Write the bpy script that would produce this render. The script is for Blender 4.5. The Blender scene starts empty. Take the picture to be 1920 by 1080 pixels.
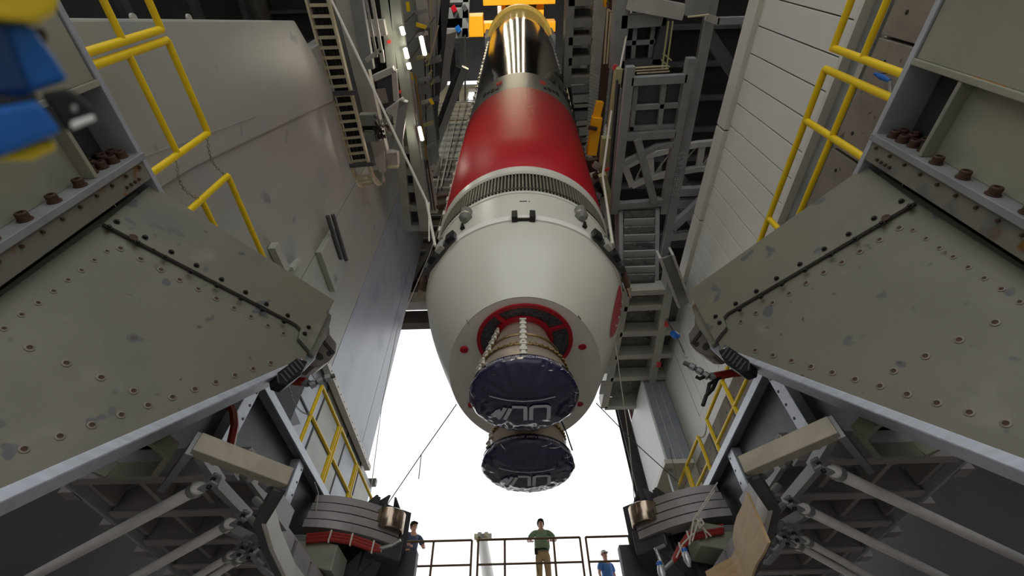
import bpy, bmesh, math, random
from mathutils import Vector, Matrix, noise
random.seed(7)
C = bpy.context.scene.collection
sc = bpy.context.scene
R = math.radians

# ------------------------------------------------------------------ camera, sky, exposure
FPX, PCX, PCY = 864.0, 960.0, 600.0          # focal length and principal point in pixels of the 1920x1080 frame
PITCH, ROLL = R(49.4), R(1.5)
fwd = Vector((0, math.cos(PITCH), math.sin(PITCH)))
up0 = Vector((0, -math.sin(PITCH), math.cos(PITCH)))
rt0 = Vector((1, 0, 0))
upv = up0*math.cos(ROLL) + rt0*math.sin(ROLL)
rtv = rt0*math.cos(ROLL) - up0*math.sin(ROLL)
cam = bpy.data.cameras.new('camera')
cam.sensor_width = 36; cam.lens = 36*FPX/1920; cam.shift_y = (PCY-540)/1920
cam.clip_start = 0.02; cam.clip_end = 500
cam.dof.use_dof = True; cam.dof.focus_distance = 7.0; cam.dof.aperture_fstop = 3.2
camo = bpy.data.objects.new('camera', cam); C.objects.link(camo)
m = Matrix((rtv, upv, -fwd)).transposed().to_4x4()
camo.matrix_world = m
sc.camera = camo

w = bpy.data.worlds.new('world'); sc.world = w; w.use_nodes = True
bg = w.node_tree.nodes['Background']
bg.inputs[0].default_value = (0.96, 0.98, 1.0, 1); bg.inputs[1].default_value = 1.7
sc.view_settings.view_transform = 'Standard'; sc.view_settings.look = 'None'
sc.view_settings.gamma = 1; sc.view_settings.use_curve_mapping = False
sc.view_settings.exposure = -0.16

# ------------------------------------------------------------------ where a photographed point lies on a plane of the place
def ray(px, py): return fwd + rtv*((px-PCX)/FPX) + upv*((PCY-py)/FPX)
def onX(px, py, x): r = ray(px, py); return r*(x/r.x)
def onY(px, py, y): r = ray(px, py); return r*(y/r.y)
def onZ(px, py, z): r = ray(px, py); return r*(z/r.z)

# ------------------------------------------------------------------ materials
def lin(c):
    f = lambda v: v/12.92 if v <= .04045 else ((v+.055)/1.055)**2.4
    return tuple(f(v/255) for v in c) + (1,)
MT = {}
def mat(name, col, rough=.55, metal=0, var=.12, scale=2.5, stain=None, bump=0, streak=None, emit=0, trans=0):
    m = bpy.data.materials.new(name); m.use_nodes = True
    nt = m.node_tree; b = nt.nodes['Principled BSDF']
    b.inputs['Roughness'].default_value = rough; b.inputs['Metallic'].default_value = metal
    c = lin(col)
    if emit:
        b.inputs['Base Color'].default_value = c
        b.inputs['Emission Color'].default_value = c; b.inputs['Emission Strength'].default_value = emit
        MT[name] = m; return m
    tc = nt.nodes.new('ShaderNodeTexCoord'); mp = nt.nodes.new('ShaderNodeMapping')
    nt.links.new(tc.outputs['Object'], mp.inputs[0])
    if streak: mp.inputs['Scale'].default_value = streak
    n = nt.nodes.new('ShaderNodeTexNoise'); n.inputs['Scale'].default_value = scale; n.inputs['Detail'].default_value = 6
    nt.links.new(mp.outputs[0], n.inputs['Vector'])
    r = nt.nodes.new('ShaderNodeValToRGB')
    r.color_ramp.elements[0].position = .3; r.color_ramp.elements[1].position = .7
    r.color_ramp.elements[0].color = tuple(v*(1-var) for v in c[:3])+(1,)
    r.color_ramp.elements[1].color = tuple(min(1, v*(1+var)) for v in c[:3])+(1,)
    nt.links.new(n.outputs['Fac'], r.inputs[0])
    out = r.outputs[0]
    for s in (stain or []):
        sc_, thr, scol, wid = s
        n2 = nt.nodes.new('ShaderNodeTexNoise'); n2.inputs['Scale'].default_value = sc_; n2.inputs['Detail'].default_value = 2.0
        nt.links.new(tc.outputs['Object'], n2.inputs['Vector'])
        r2 = nt.nodes.new('ShaderNodeValToRGB')
        r2.color_ramp.elements[0].position = thr; r2.color_ramp.elements[1].position = thr+wid
        nt.links.new(n2.outputs['Fac'], r2.inputs[0])
        mx = nt.nodes.new('ShaderNodeMix'); mx.data_type = 'RGBA'
        nt.links.new(r2.outputs[0], mx.inputs[0]); nt.links.new(out, mx.inputs[6]); mx.inputs[7].default_value = lin(scol)
        out = mx.outputs[2]
    nt.links.new(out, b.inputs['Base Color'])
    if bump:
        bp = nt.nodes.new('ShaderNodeBump'); bp.inputs['Strength'].default_value = bump; bp.inputs['Distance'].default_value = .02
        nt.links.new(n.outputs['Fac'], bp.inputs['Height']); nt.links.new(bp.outputs[0], b.inputs['Normal'])
    if trans: b.inputs['Transmission Weight'].default_value = trans
    MT[name] = m; return m
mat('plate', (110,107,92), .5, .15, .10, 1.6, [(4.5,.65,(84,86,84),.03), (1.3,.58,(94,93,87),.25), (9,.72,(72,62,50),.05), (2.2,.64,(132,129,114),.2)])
mat('plate_edge', (172,176,184), .4, .3, .12, 4, streak=(1,1,6))
mat('ledge', (140,142,142), .45, .2, .15, 3)
mat('underdeck', (150,144,142), .5, .1, .2, 2)
mat('pitwall', (104,100,102), .6, 0, .2, .6)
mat('girder_paint', (146,144,127), .5, .05, .12, 1.4, [(1.1,.6,(112,114,112),.2)])
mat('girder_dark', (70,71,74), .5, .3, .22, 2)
mat('rust_band', (120,118,106), .5, .1, .12, 2, [(5,.62,(120,84,40),.08), (2,.58,(98,98,98),.1)])
mat('rust_patch', (168,116,52), .8, 0, .3, 12)
mat('jaw_steel', (112,103,96), .45, .3, .15, 5)
mat('frame_beige', (156,147,130), .5, .1, .12, 5)
mat('bolt_rust', (74,52,40), .7, .3, .3, 20)
mat('bolt_dark', (40,38,38), .45, .6, .2, 20)
mat('bolt_ring', (120,112,100), .5, .3, .2, 20)
mat('yellow', (232,196,8), .4, 0, .06, 6)
mat('yellow_dull', (150,124,52), .5, .1, .15, 6)
mat('rail_brown', (112,88,58), .5, .2, .15, 8)
mat('crane_yellow', (248,176,16), .5, 0, .08, 1)
mat('wall_grey', (160,160,150), .45, .05, .10, .5, [(.8,.55,(142,146,150),.25), (2.2,.68,(128,132,134),.06)], streak=(1,1,.25))
mat('wall_blue', (150,156,164), .4, .15, .14, .8, [(.9,.55,(118,126,138),.2)], streak=(1,1,.2))
mat('white_siding', (214,212,204), .5, 0, .03, 1)
mat('white_trim', (206,202,192), .5, 0, .05, 2)
mat('seam', (40,40,42), .7, 0, .1, 4)
mat('steel_green', (140,145,134), .5, .1, .12, 2)
mat('steel_grey', (134,137,135), .5, .15, .14, 2.5)
mat('steel_light', (176,174,165), .5, .1, .12, 2)
mat('steel_dark', (74,75,76), .6, .1, .25, 2)
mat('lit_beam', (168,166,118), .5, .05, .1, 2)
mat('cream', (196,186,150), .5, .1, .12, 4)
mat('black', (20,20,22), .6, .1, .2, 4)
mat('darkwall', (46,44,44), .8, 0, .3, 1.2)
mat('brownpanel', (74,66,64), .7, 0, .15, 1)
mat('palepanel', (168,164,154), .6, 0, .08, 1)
mat('mottle', (120,122,118), .6, .1, .2, 5, [(3,.55,(84,86,86),.12), (14,.62,(160,160,154),.1)])
mat('concrete', (132,124,114), .8, 0, .12, 4, [(6,.66,(92,84,76),.05)], bump=.2)
mat('floor', (182,178,172), .8, 0, .1, 1)
mat('rocket_white', (214,211,198), .32, 0, .02, .8)
mat('rocket_base', (236,231,224), .5, 0, .04, 2)
mat('rocket_red', (184,20,32), .5, 0, .10, 2.0, [(3.0,.62,(206,52,44),.2)], bump=.15, streak=(1,1,.6))
mat('rocket_dark', (40,39,38), .10, .3, .25, .8, streak=(1,1,3))
mat('rocket_grey', (128,127,120), .4, .1, .08, 1)
mat('slot_dark', (44,42,38), .6, .2, .2, 8)
mat('slot_rib', (132,126,110), .5, .3, .1, 8)
mat('black_metal', (34,34,36), .4, .5, .2, 10)
mat('red_paint', (176,14,34), .4, 0, .08, 4)
mat('red_hose', (146,40,32), .5, 0, .15, 12)
mat('nozzle', (186,172,156), .32, .6, .12, 1.5, streak=(1,1,5))
mat('chain_metal', (150,146,138), .4, .7, .2, 20)
mat('brass', (126,104,66), .35, .7, .3, 30)
mat('lug', (206,200,186), .4, .2, .1, 20)
mat('cover_blue', (44,40,76), .16, 0, .2, 5, bump=.35)
mat('glint_and_wrap', (206,204,208), .25, .4, .15, 6, bump=.6)
mat('film', (78,78,84), .1, .3, .6, 5, bump=1.0, streak=(5,5,.6))
MT['cover_blue'].node_tree.nodes['Principled BSDF'].inputs['Coat Weight'].default_value = 1.0
MT['cover_blue'].node_tree.nodes['Principled BSDF'].inputs['Coat Roughness'].default_value = .12
mat('letter', (214,212,222), .4, 0, .02, 4)
mat('chalk', (170,176,172), .9, 0, .05, 4)
mat('rope', (206,200,186), .8, 0, .12, 60)
mat('wire', (92,88,86), .6, .3, .1, 20)
mat('galv', (176,176,172), .35, .7, .12, 10)
mat('rod', (226,221,217), .35, .15, .08, 6)
mat('tray', (190,180,150), .45, .2, .08, 8)
mat('lamp', (255,244,226), emit=80)
mat('ceiling_lamp', (255,240,205), emit=50)
mat('tag_red', (214,70,64), .6, 0, .1, 30)
mat('blue_device', (30,104,190), .35, 0, .1, 10)
mat('blue_plastic', (8,96,178), .45, 0, .12, 20)
mat('shaded_blue_plastic', (14,60,110), .45, 0, .12, 20)
mat('yellow_plastic', (236,206,40), .45, 0, .1, 20)
mat('orange', (235,110,30), .5, 0, .1, 10)
mat('plywood', (196,164,120), .6, 0, .12, 3, streak=(1,1,8))
mat('polished', (168,152,132), .2, .9, .2, 3, streak=(8,8,.3))
mat('skin', (222,172,148), .5, 0, .05, 20)
mat('cloth_green', (142,172,134), .8, 0, .12, 8, bump=.3)
mat('cloth_khaki', (200,172,124), .8, 0, .1, 8, bump=.3)
mat('cloth_navy', (86,98,126), .8, 0, .12, 8, bump=.3)
mat('cloth_jean', (160,176,192), .8, 0, .15, 8, bump=.3)
mat('cloth_blue', (88,142,214), .8, 0, .1, 8, bump=.3)
mat('cap_dark', (40,34,48), .8, 0, .1, 8)
mat('hat_white', (232,232,228), .4, 0, .02, 8)
mat('hair', (60,44,36), .8, 0, .2, 20)
mat('duct_white', (222,224,222), .5, 0, .03, 1)

# ------------------------------------------------------------------ mesh builder and object helpers
class MB:
    def __init__(s): s.v = []; s.f = []
    def add(s, vs, fs):
        o = len(s.v); s.v += [Vector(v) for v in vs]; s.f += [[o+i for i in f] for f in fs]; return s
    def obox(s, c, a, b, d):                      # centre and three half-axes
        c, a, b, d = map(Vector, (c, a, b, d))
        vs = [c+a*i+b*j+d*k for i in (-1,1) for j in (-1,1) for k in (-1,1)]
        return s.add(vs, [(0,1,3,2),(4,6,7,5),(0,4,5,1),(2,3,7,6),(0,2,6,4),(1,5,7,3)])
    def box(s, lo, hi):
        lo, hi = Vector(lo), Vector(hi); c = (lo+hi)/2; h = (hi-lo)/2
        return s.obox(c, (h.x,0,0), (0,h.y,0), (0,0,h.z))
    def bar(s, p, q, w, h, up=(0,0,1)):           # rectangular bar, w across, h along up
        p, q = Vector(p), Vector(q); d = (q-p); L = d.length
        if L < 1e-6: return s
        d = d/L; side = d.cross(Vector(up))
        if side.length < 1e-4: side = d.cross(Vector((1,0,0)))
        side.normalize(); u = side.cross(d).normalized()
        return s.obox((p+q)/2, d*L/2, side*w/2, u*h/2)
    def prism(s, pts, vec):
        pts = [Vector(p) for p in pts]; vec = Vector(vec); n = len(pts)
        nrm = Vector((0,0,0))
        for i in range(n): nrm += pts[i].cross(pts[(i+1)%n])
        if nrm.dot(vec) > 0: pts = pts[::-1]
        fs = [list(range(n)), list(range(2*n-1, n-1, -1))]
        for i in range(n):
            j = (i+1) % n; fs.append((i, i+n, j+n, j))
        return s.add(pts+[p+vec for p in pts], fs)
    def tube(s, path, r, n=8, cap=True, closed=False):
        P = [Vector(p) for p in path]; k = len(P)
        rs = r if isinstance(r, (list, tuple)) else [r]*k
        u = None; vs = []
        for i in range(k):
            if closed: t = P[(i+1)%k]-P[i-1]
            else: t = P[min(i+1,k-1)]-P[max(i-1,0)]
            t.normalize()
            if u is None:
                u = t.orthogonal().normalized()
            else:
                u = u - t*u.dot(t)
                u = u.normalized() if u.length > 1e-5 else t.orthogonal().normalized()
            v = t.cross(u)
            for j in range(n):
                a = 2*math.pi*j/n; vs.append(P[i] + (u*math.cos(a)+v*math.sin(a))*rs[i])
        fs = []
        for i in range(k if closed else k-1):
            i2 = (i+1) % k
            for j in range(n):
                j2 = (j+1) % n; fs.append((i*n+j, i*n+j2, i2*n+j2, i2*n+j))
        if cap and not closed: fs += [list(range(n))[::-1], [(k-1)*n+j for j in range(n)]]
        return s.add(vs, fs)
    def sweep(s, path, w, h):                     # rectangular band along a level path
        P = [Vector(p) for p in path]; k = len(P); vs = []
        for i in range(k):
            t = (P[min(i+1,k-1)]-P[max(i-1,0)]).normalized(); sd = t.cross(Vector((0,0,1))).normalized()
            for a, b in ((-1,-1),(1,-1),(1,1),(-1,1)): vs.append(P[i]+sd*a*w/2+Vector((0,0,b*h/2)))
        fs = [(i*4+j, i*4+(j+1)%4, i*4+4+(j+1)%4, i*4+4+j) for i in range(k-1) for j in range(4)]
        fs += [(3,2,1,0), ((k-1)*4,(k-1)*4+1,(k-1)*4+2,(k-1)*4+3)]
        return s.add(vs, fs)
    def lathe(s, prof, c=(0,0,0), n=48, ax=(0,0,1), ex=None, cap0=False, cap1=False):   # prof: list of (r, h)
        ax = Vector(ax).normalized(); ex = Vector(ex) if ex else ax.orthogonal().normalized(); ey = ax.cross(ex); c = Vector(c)
        vs = [c+ax*h+(ex*math.cos(2*math.pi*j/n)+ey*math.sin(2*math.pi*j/n))*r for r, h in prof for j in range(n)]
        fs = [(i*n+j, i*n+(j+1)%n, (i+1)*n+(j+1)%n, (i+1)*n+j) for i in range(len(prof)-1) for j in range(n)]
        if cap0: fs.append(list(range(n))[::-1])
        if cap1: fs.append([(len(prof)-1)*n+j for j in range(n)])
        return s.add(vs, fs)
    def mesh(s, name, material, smooth=False):
        me = bpy.data.meshes.new(name); me.from_pydata([tuple(v) for v in s.v], [], s.f); me.update()
        me.materials.append(MT[material])
        if smooth:
            for p in me.polygons: p.use_smooth = True
            try: me.set_sharp_from_angle(angle=R(38))
            except Exception: pass
        return me
    def build(s, name, material, parent=None, smooth=False, bevel=0, **props):
        bm = bmesh.new(); me = s.mesh(name, material, smooth); bm.from_mesh(me)
        bmesh.ops.recalc_face_normals(bm, faces=bm.faces); bm.to_mesh(me); bm.free()
        o = bpy.data.objects.new(name, me); C.objects.link(o); adopt(o, parent)
        if bevel:
            b = o.modifiers.new('bevel', 'BEVEL'); b.width = bevel; b.segments = 2; b.limit_method = 'ANGLE'
        for k, v in props.items(): o[k] = v
        return o
ORIG = {}
def world_of(o):
    if o in ORIG: return ORIG[o]
    return Matrix.Identity(4)
def adopt(o, parent):
    if parent is not None:
        o.parent = parent; o.matrix_parent_inverse = world_of(parent).inverted()
def empty(name, loc, label=None, cat=None, group=None):
    o = bpy.data.objects.new(name, None); C.objects.link(o); o.location = loc; o.empty_display_size = .1
    ORIG[o] = Matrix.Translation(Vector(loc))
    if label: o['label'] = label; o['category'] = cat
    if group: o['group'] = group
    return o
def tag(o, label, cat, group=None):
    o['label'] = label; o['category'] = cat
    if group: o['group'] = group
    return o
def struct(o, label=None):
    o['kind'] = 'structure'
    if label: o['label'] = label
    return o
def inst(name, me, M, parent=None):                # an alike piece sharing mesh data
    o = bpy.data.objects.new(name, me); C.objects.link(o)
    o.matrix_world = M
    if parent is not None:
        o.parent = parent; o.matrix_parent_inverse = world_of(parent).inverted()
    return o
def frame(o, z, x=None):                           # matrix whose local Z points along z
    z = Vector(z).normalized(); x = Vector(x) if x is not None else z.orthogonal()
    x = (x - z*x.dot(z)).normalized(); y = z.cross(x)
    M = Matrix((x, y, z)).transposed().to_4x4(); M.translation = Vector(o); return M
def lerp(a, b, t): return Vector(a)*(1-t)+Vector(b)*t
def text_mesh(s, size):
    cu = bpy.data.curves.new('t', 'FONT'); cu.body = s; cu.size = size; cu.align_x = 'CENTER'; cu.resolution_u = 2
    o = bpy.data.objects.new('t', cu); C.objects.link(o)
    dg = bpy.context.evaluated_depsgraph_get(); me = bpy.data.meshes.new_from_object(o.evaluated_get(dg))
    vs = [v.co.copy() for v in me.vertices]; fs = [list(p.vertices) for p in me.polygons]
    bpy.data.objects.remove(o); bpy.data.curves.remove(cu); bpy.data.meshes.remove(me)
    return vs, fs

# ================================================================== THE SETTING
# floor of the pit below the camera, and the deck beyond it
struct(MB().box((-40,-40,-1.9), (40,60,-1.6)).build('floor', 'floor'), 'grey concrete ground under the launch platform')
struct(MB().box((-9,12.35,4.2), (9,19,4.42)).build('floor_deck', 'concrete'), 'deck on which the three men stand')

# ---- wall_left: the light grey smooth steel wall, with a raked near edge
XL = -4.2
wl = empty('wall_left', (XL,6,7)); struct(wl, 'tall light grey smooth steel wall left of the rocket')
def P(L, f, v, off=(0,0,0)): return [f(a, b, v)+Vector(off) for a, b in L]
foldA, foldB = onX(200,318,XL), onX(622,186,XL)
near0, near1 = onX(100,40,XL), onX(550,38,XL)
cham = onX(614,150,XL)
b0, b1 = onX(612,685,XL), onX(693,882,XL)
zb = (b0.z+b1.z)/2
def wp(y, z, dx=0): return Vector((XL+dx, y, z))
# main sheet split in panels by vertical seams
ys = [foldA.y+.1, 5.3, 7.67, 10.7, 11.55]
ztop = 19.5
for i in range(len(ys)-1):
    y0, y1 = ys[i], ys[i+1]
    zl = 4.0 if y1 < 7 else zb
    ya = y0+.012 if i else y0
    zt = 13.2 if y1 < 5.5 else ztop
    MB().box((XL-.3, ya, zl), (XL, y1-.012, zt)).build('wall_panel', 'wall_blue' if y0 >= 7.6 else 'wall_grey', wl)
MB().box((XL-.32, ys[0], 4.0), (XL-.02, 7.0, 13)).build('seam_backing', 'seam', wl)
MB().box((XL-.32, 7.0, zb+.02), (XL-.02, ys[-1]-.01, 19.4)).build('seam_backing', 'seam', wl)
# near facet, slightly turned away, with cut top corner
fz = [wp(foldA.y+.1, 3.6), wp(foldA.y+.1, 12.4), wp(2.7, 12.4), wp(1.45, 11.2, -.12), wp(1.30, 3.6, -.12)]
fz = [wp(2.2,3.6), wp(2.35,6.0), wp(3.12,11.85), wp(2.95,12.15), wp(1.36,10.93,-.02), wp(.55,5.0,-.02), wp(.4,3.6,-.02)]
MB().prism([p+Vector((.05,0,0)) for p in fz], (-.4,0,0)).build('wall_panel', 'wall_grey', wl, bevel=.03)
# weld line and lifting lugs on the near facet
MB().bar(onX(262,296,XL+.07), onX(480,217,XL+.07), .008, .008).build('weld_line', 'plate_edge', wl)
for px in (257, 360):
    p = onX(px, 34, XL)
    MB().lathe([(.05,-.015),(.05,.015)], p+Vector((-.04,0,0)), 14, (1,0,0), cap0=True, cap1=True).build('lifting_lug', 'steel_light', wl)
# door box, bars and angle brackets on the wall
q = P([(583,472),(608,432),(640,468),(650,490),(620,548)], onX, XL+.02)
MB().prism(P([(590,473),(618,428),(648,490),(618,548)], onX, XL), (.14,0,0)).build('hatch_box', 'wall_grey', wl, bevel=.02)
for a, b in (((614,405),(640,485)), ((624,403),(650,488))):
    MB().tube([onX(*a,XL+.18), onX(*b,XL+.18)], .05, 8).build('hatch_bar', 'steel_dark', wl)
MB().bar(onX(512,460,XL+.08), onX(535,508,XL+.08), .18, .12, (1,0,0)).build('wall_bracket', 'steel_light', wl)
MB().bar(onX(545,505,XL+.05), onX(560,488,XL+.05), .08, .1, (1,0,0)).build('wall_bracket', 'steel_light', wl)
# bottom lip strip with screw holes
lip = MB().box((XL-.05, 5.5, zb-.14), (XL+.10, ys[-1]+.02, zb+.0)).build('wall_lip', 'white_trim', wl)
dot = MB().lathe([(.02,-.004),(.02,.004)], n=8, cap0=True, cap1=True).mesh('screw_hole', 'black')
for i in range(16): inst('screw_hole', dot, frame((XL+.101, 7.3+i*.27, zb-.07), (1,0,0)), lip)
# lower wall, set back, under the lip
wl2 = empty('wall_left_lower', (-4.4,8,5)); struct(wl2, 'lower grey panelled wall behind the far left yellow rails')
for i, (y0, y1) in enumerate(((3.0,6.2),(6.2,8.1),(8.1,9.9),(9.9,11.3),(11.3,12.6))):
    MB().box((-4.7, y0+.012, 4.3), (-4.32, y1-.012, 7.28)).build('wall_panel', 'wall_blue' if i%2 else 'wall_grey', wl2)
for y in (6.2, 8.1, 9.9, 11.3): MB().box((-4.34, y-.03, 4.3), (-4.31, y+.03, 7.28)).build('wall_seam', 'seam', wl2)
MB().bar((-4.315,3.0,6.15), (-4.315,12.4,6.1), .03, .05).build('wall_seam', 'seam', wl2)
MB().box((-4.6,12.55,7.3),(-4.2,12.7,7.5)).build('junction_box', 'steel_grey', wl2)
MB().box((-4.6,12.55,6.1),(-4.25,12.7,6.3)).build('junction_box', 'steel_grey', wl2)
MB().box((-4.32,11.7,5.2),(-4.28,12.2,5.7)).build('wall_sign', 'hat_white', wl2)
MB().prism(P([(519,738),(533,728),(562,795),(540,800)], onX, -4.318), (.02,0,0)).build('recess', 'girder_dark', wl2)
for a_, b_ in (((524,742),(530,760)),((530,760),(538,778)),((538,752),(548,775))): MB().bar(onX(*a_,-4.29), onX(*b_,-4.29), .05, .05, (1,0,0)).build('recess_frame', 'white_trim', wl2)
MB().bar((-4.15,6.15,6.55),(-4.32,6.15,6.55), .14, .14).build('camera_mount', 'black', wl2)

# ---- wall_right: white vertical siding boards with a pale trim on top
XR = 4.2
wr = empty('wall_right', (XR,5,7)); struct(wr, 'white wall of vertical siding boards on the right')
zt = 8.95; bw = .40; y = 0.15
while y < 8.5:
    MB().box((XR, y+.008, 6.45), (XR+.12, y+bw-.008, zt)).build('siding_board', 'white_siding', wr, bevel=.006)
    y += bw
MB().box((XR+.03, .1, 6.45), (XR+.15, 8.55, zt)).build('siding_backing', 'seam', wr)
for (y0,y1) in ((-.5,3.05),(3.06,4.95),(4.96,6.6)):
    MB().box((XR-.10, y0, zt-.05), (XR+.3, y1-.02, zt+.32)).build('top_trim', 'white_trim', wr, bevel=.01)
for (y0,y1) in ((8.57,10.2),(10.205,12.6)):
    MB().box((XR, y0, 4.4), (XR+.14, y1, 9.9)).build('siding_panel', 'white_siding', wr)
MB().box((XR+.0, 6.6, 4.4), (XR+.14, 8.565, 6.44)).build('siding_panel', 'white_siding', wr)
# trough and concrete plates below the siding
MB().box((XR-.02,-.5,6.38),(XR+.1,6.6,6.45)).build('siding_lip', 'white_trim', wr)
MB().box((XR+.1,-.5,5.75),(XR+.35,6.6,6.38)).build('trough', 'steel_grey', wr)
MB().bar((XR+.08,-.5,6.1),(XR+.08,6.6,6.1), .05, .10).build('trough_pipe', 'galv', wr)
MB().bar((XR+.05,-.5,5.8),(XR+.05,6.6,5.8), .12, .03).build('trough_rail', 'steel_light', wr)
y = -.2
hole = MB().lathe([(.022,-.004),(.022,.004)], n=8, cap0=True, cap1=True).mesh('form_hole', 'black')
while y < 9:
    pl = MB().box((XR-.12, y+.01, 4.4), (XR+.1, y+1.18, 5.75)).build('concrete_plate', 'concrete', wr, bevel=.01)
    for yy in (.2,.95):
        for zz in (4.75,5.1,5.5): inst('form_hole', hole, frame((XR-.121, y+yy, zz), (1,0,0)), pl)
    y += 1.2

# ---- outer dark walls, front wall above the open door, roof
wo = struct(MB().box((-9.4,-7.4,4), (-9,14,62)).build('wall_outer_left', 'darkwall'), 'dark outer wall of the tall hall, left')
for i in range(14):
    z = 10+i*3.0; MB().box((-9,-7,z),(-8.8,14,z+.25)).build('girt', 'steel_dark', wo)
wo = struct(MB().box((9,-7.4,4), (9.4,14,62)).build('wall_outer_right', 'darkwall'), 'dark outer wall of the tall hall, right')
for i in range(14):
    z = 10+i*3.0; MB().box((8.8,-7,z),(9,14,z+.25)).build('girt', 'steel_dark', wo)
wf = empty('wall_front', (0,14,16)); struct(wf, 'dark wall with horizontal bands above the open doorway')
z = 16.3
MB().box((-9,14,16.3),(9,14.4,17.2)).build('lintel', 'brownpanel', wf)
MB().box((-9,13.7,17.5),(9,14.2,18.3)).build('door_beam', 'steel_light', wf)
z = 18.4
i = 0
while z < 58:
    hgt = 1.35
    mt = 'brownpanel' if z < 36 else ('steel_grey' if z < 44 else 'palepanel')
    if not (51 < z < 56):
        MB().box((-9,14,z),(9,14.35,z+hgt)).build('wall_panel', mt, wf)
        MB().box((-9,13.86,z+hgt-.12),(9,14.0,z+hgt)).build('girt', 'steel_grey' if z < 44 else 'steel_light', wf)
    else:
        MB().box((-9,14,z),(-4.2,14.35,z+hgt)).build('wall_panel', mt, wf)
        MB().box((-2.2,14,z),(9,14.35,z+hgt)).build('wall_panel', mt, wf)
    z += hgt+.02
MB().bar((-5.2,13.75,18.4),(-2.9,13.75,31), .22, .2, (0,1,0)).build('wall_brace', 'steel_dark', wf)
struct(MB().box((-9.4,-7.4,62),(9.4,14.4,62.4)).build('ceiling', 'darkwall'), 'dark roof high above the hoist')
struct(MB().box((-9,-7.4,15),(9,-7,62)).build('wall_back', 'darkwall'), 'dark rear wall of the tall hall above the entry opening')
for k, x in enumerate((-3.3,-1.2,.9,3.0)):       # rows of ceiling lamps under the roof
    t = empty('ceiling_lamp', (x,-2,61.9), '%s row of linear lamps under the hall roof' % ('leftmost','second','third','rightmost')[k], 'lamp', 'ceiling lamp rows')
    MB().box((x-.35,-6.6,61.75),(x+.35,3.2,61.99)).build('housing', 'steel_light', t)
    MB().box((x-.16,-6.5,61.66),(x+.16,3.1,61.74)).build('tube', 'ceiling_lamp', t)

for k, sx in enumerate((-1,1)):                    # added fill lamps on the rear wall, put in to brighten the crane
    lp_ = Vector((sx*4.5,-6.5,22)); t = empty('fill_lamp', lp_, 'added unseen fill lamp aimed up at the crane, %s side' % ('left','right')[k], 'lamp', 'added fill lamps')
    dv = (Vector((0,6,36))-lp_).normalized()
    MB().lathe([(.08,-.3),(.30,-.05),(.34,.12),(.30,.12),(.28,0)], lp_, 18, dv, cap0=True).build('reflector', 'steel_light', t, True)
    MB().bar((lp_.x,-7.0,22), lp_-dv*.2, .1, .1).build('bracket', 'steel_dark', t)
    ld = bpy.data.lights.new('fill_bulb', 'SPOT'); ld.energy = 11000; ld.spot_size = R(75); ld.spot_blend = .6; ld.shadow_soft_size = .25; ld.color = (1,.95,.86)
    lo = bpy.data.objects.new('fill_bulb', ld); C.objects.link(lo); lo.matrix_world = frame(lp_+dv*.16, -dv); lo.parent = t; lo.matrix_parent_inverse = world_of(t).inverted()
# dark platform floors with joists behind the steelwork on both sides
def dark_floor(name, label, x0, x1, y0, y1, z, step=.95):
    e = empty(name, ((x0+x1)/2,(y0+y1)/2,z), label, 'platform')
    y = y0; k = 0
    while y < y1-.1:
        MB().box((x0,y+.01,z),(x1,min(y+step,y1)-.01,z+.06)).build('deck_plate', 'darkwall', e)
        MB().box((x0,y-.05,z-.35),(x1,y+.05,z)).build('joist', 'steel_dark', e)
        y += step
    return e
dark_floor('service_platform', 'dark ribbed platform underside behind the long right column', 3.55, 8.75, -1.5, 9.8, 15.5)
dark_floor('service_platform', 'dark ribbed platform underside above the left grey wall', -8.75, -3.3, -1.5, 5.8, 21)

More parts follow.
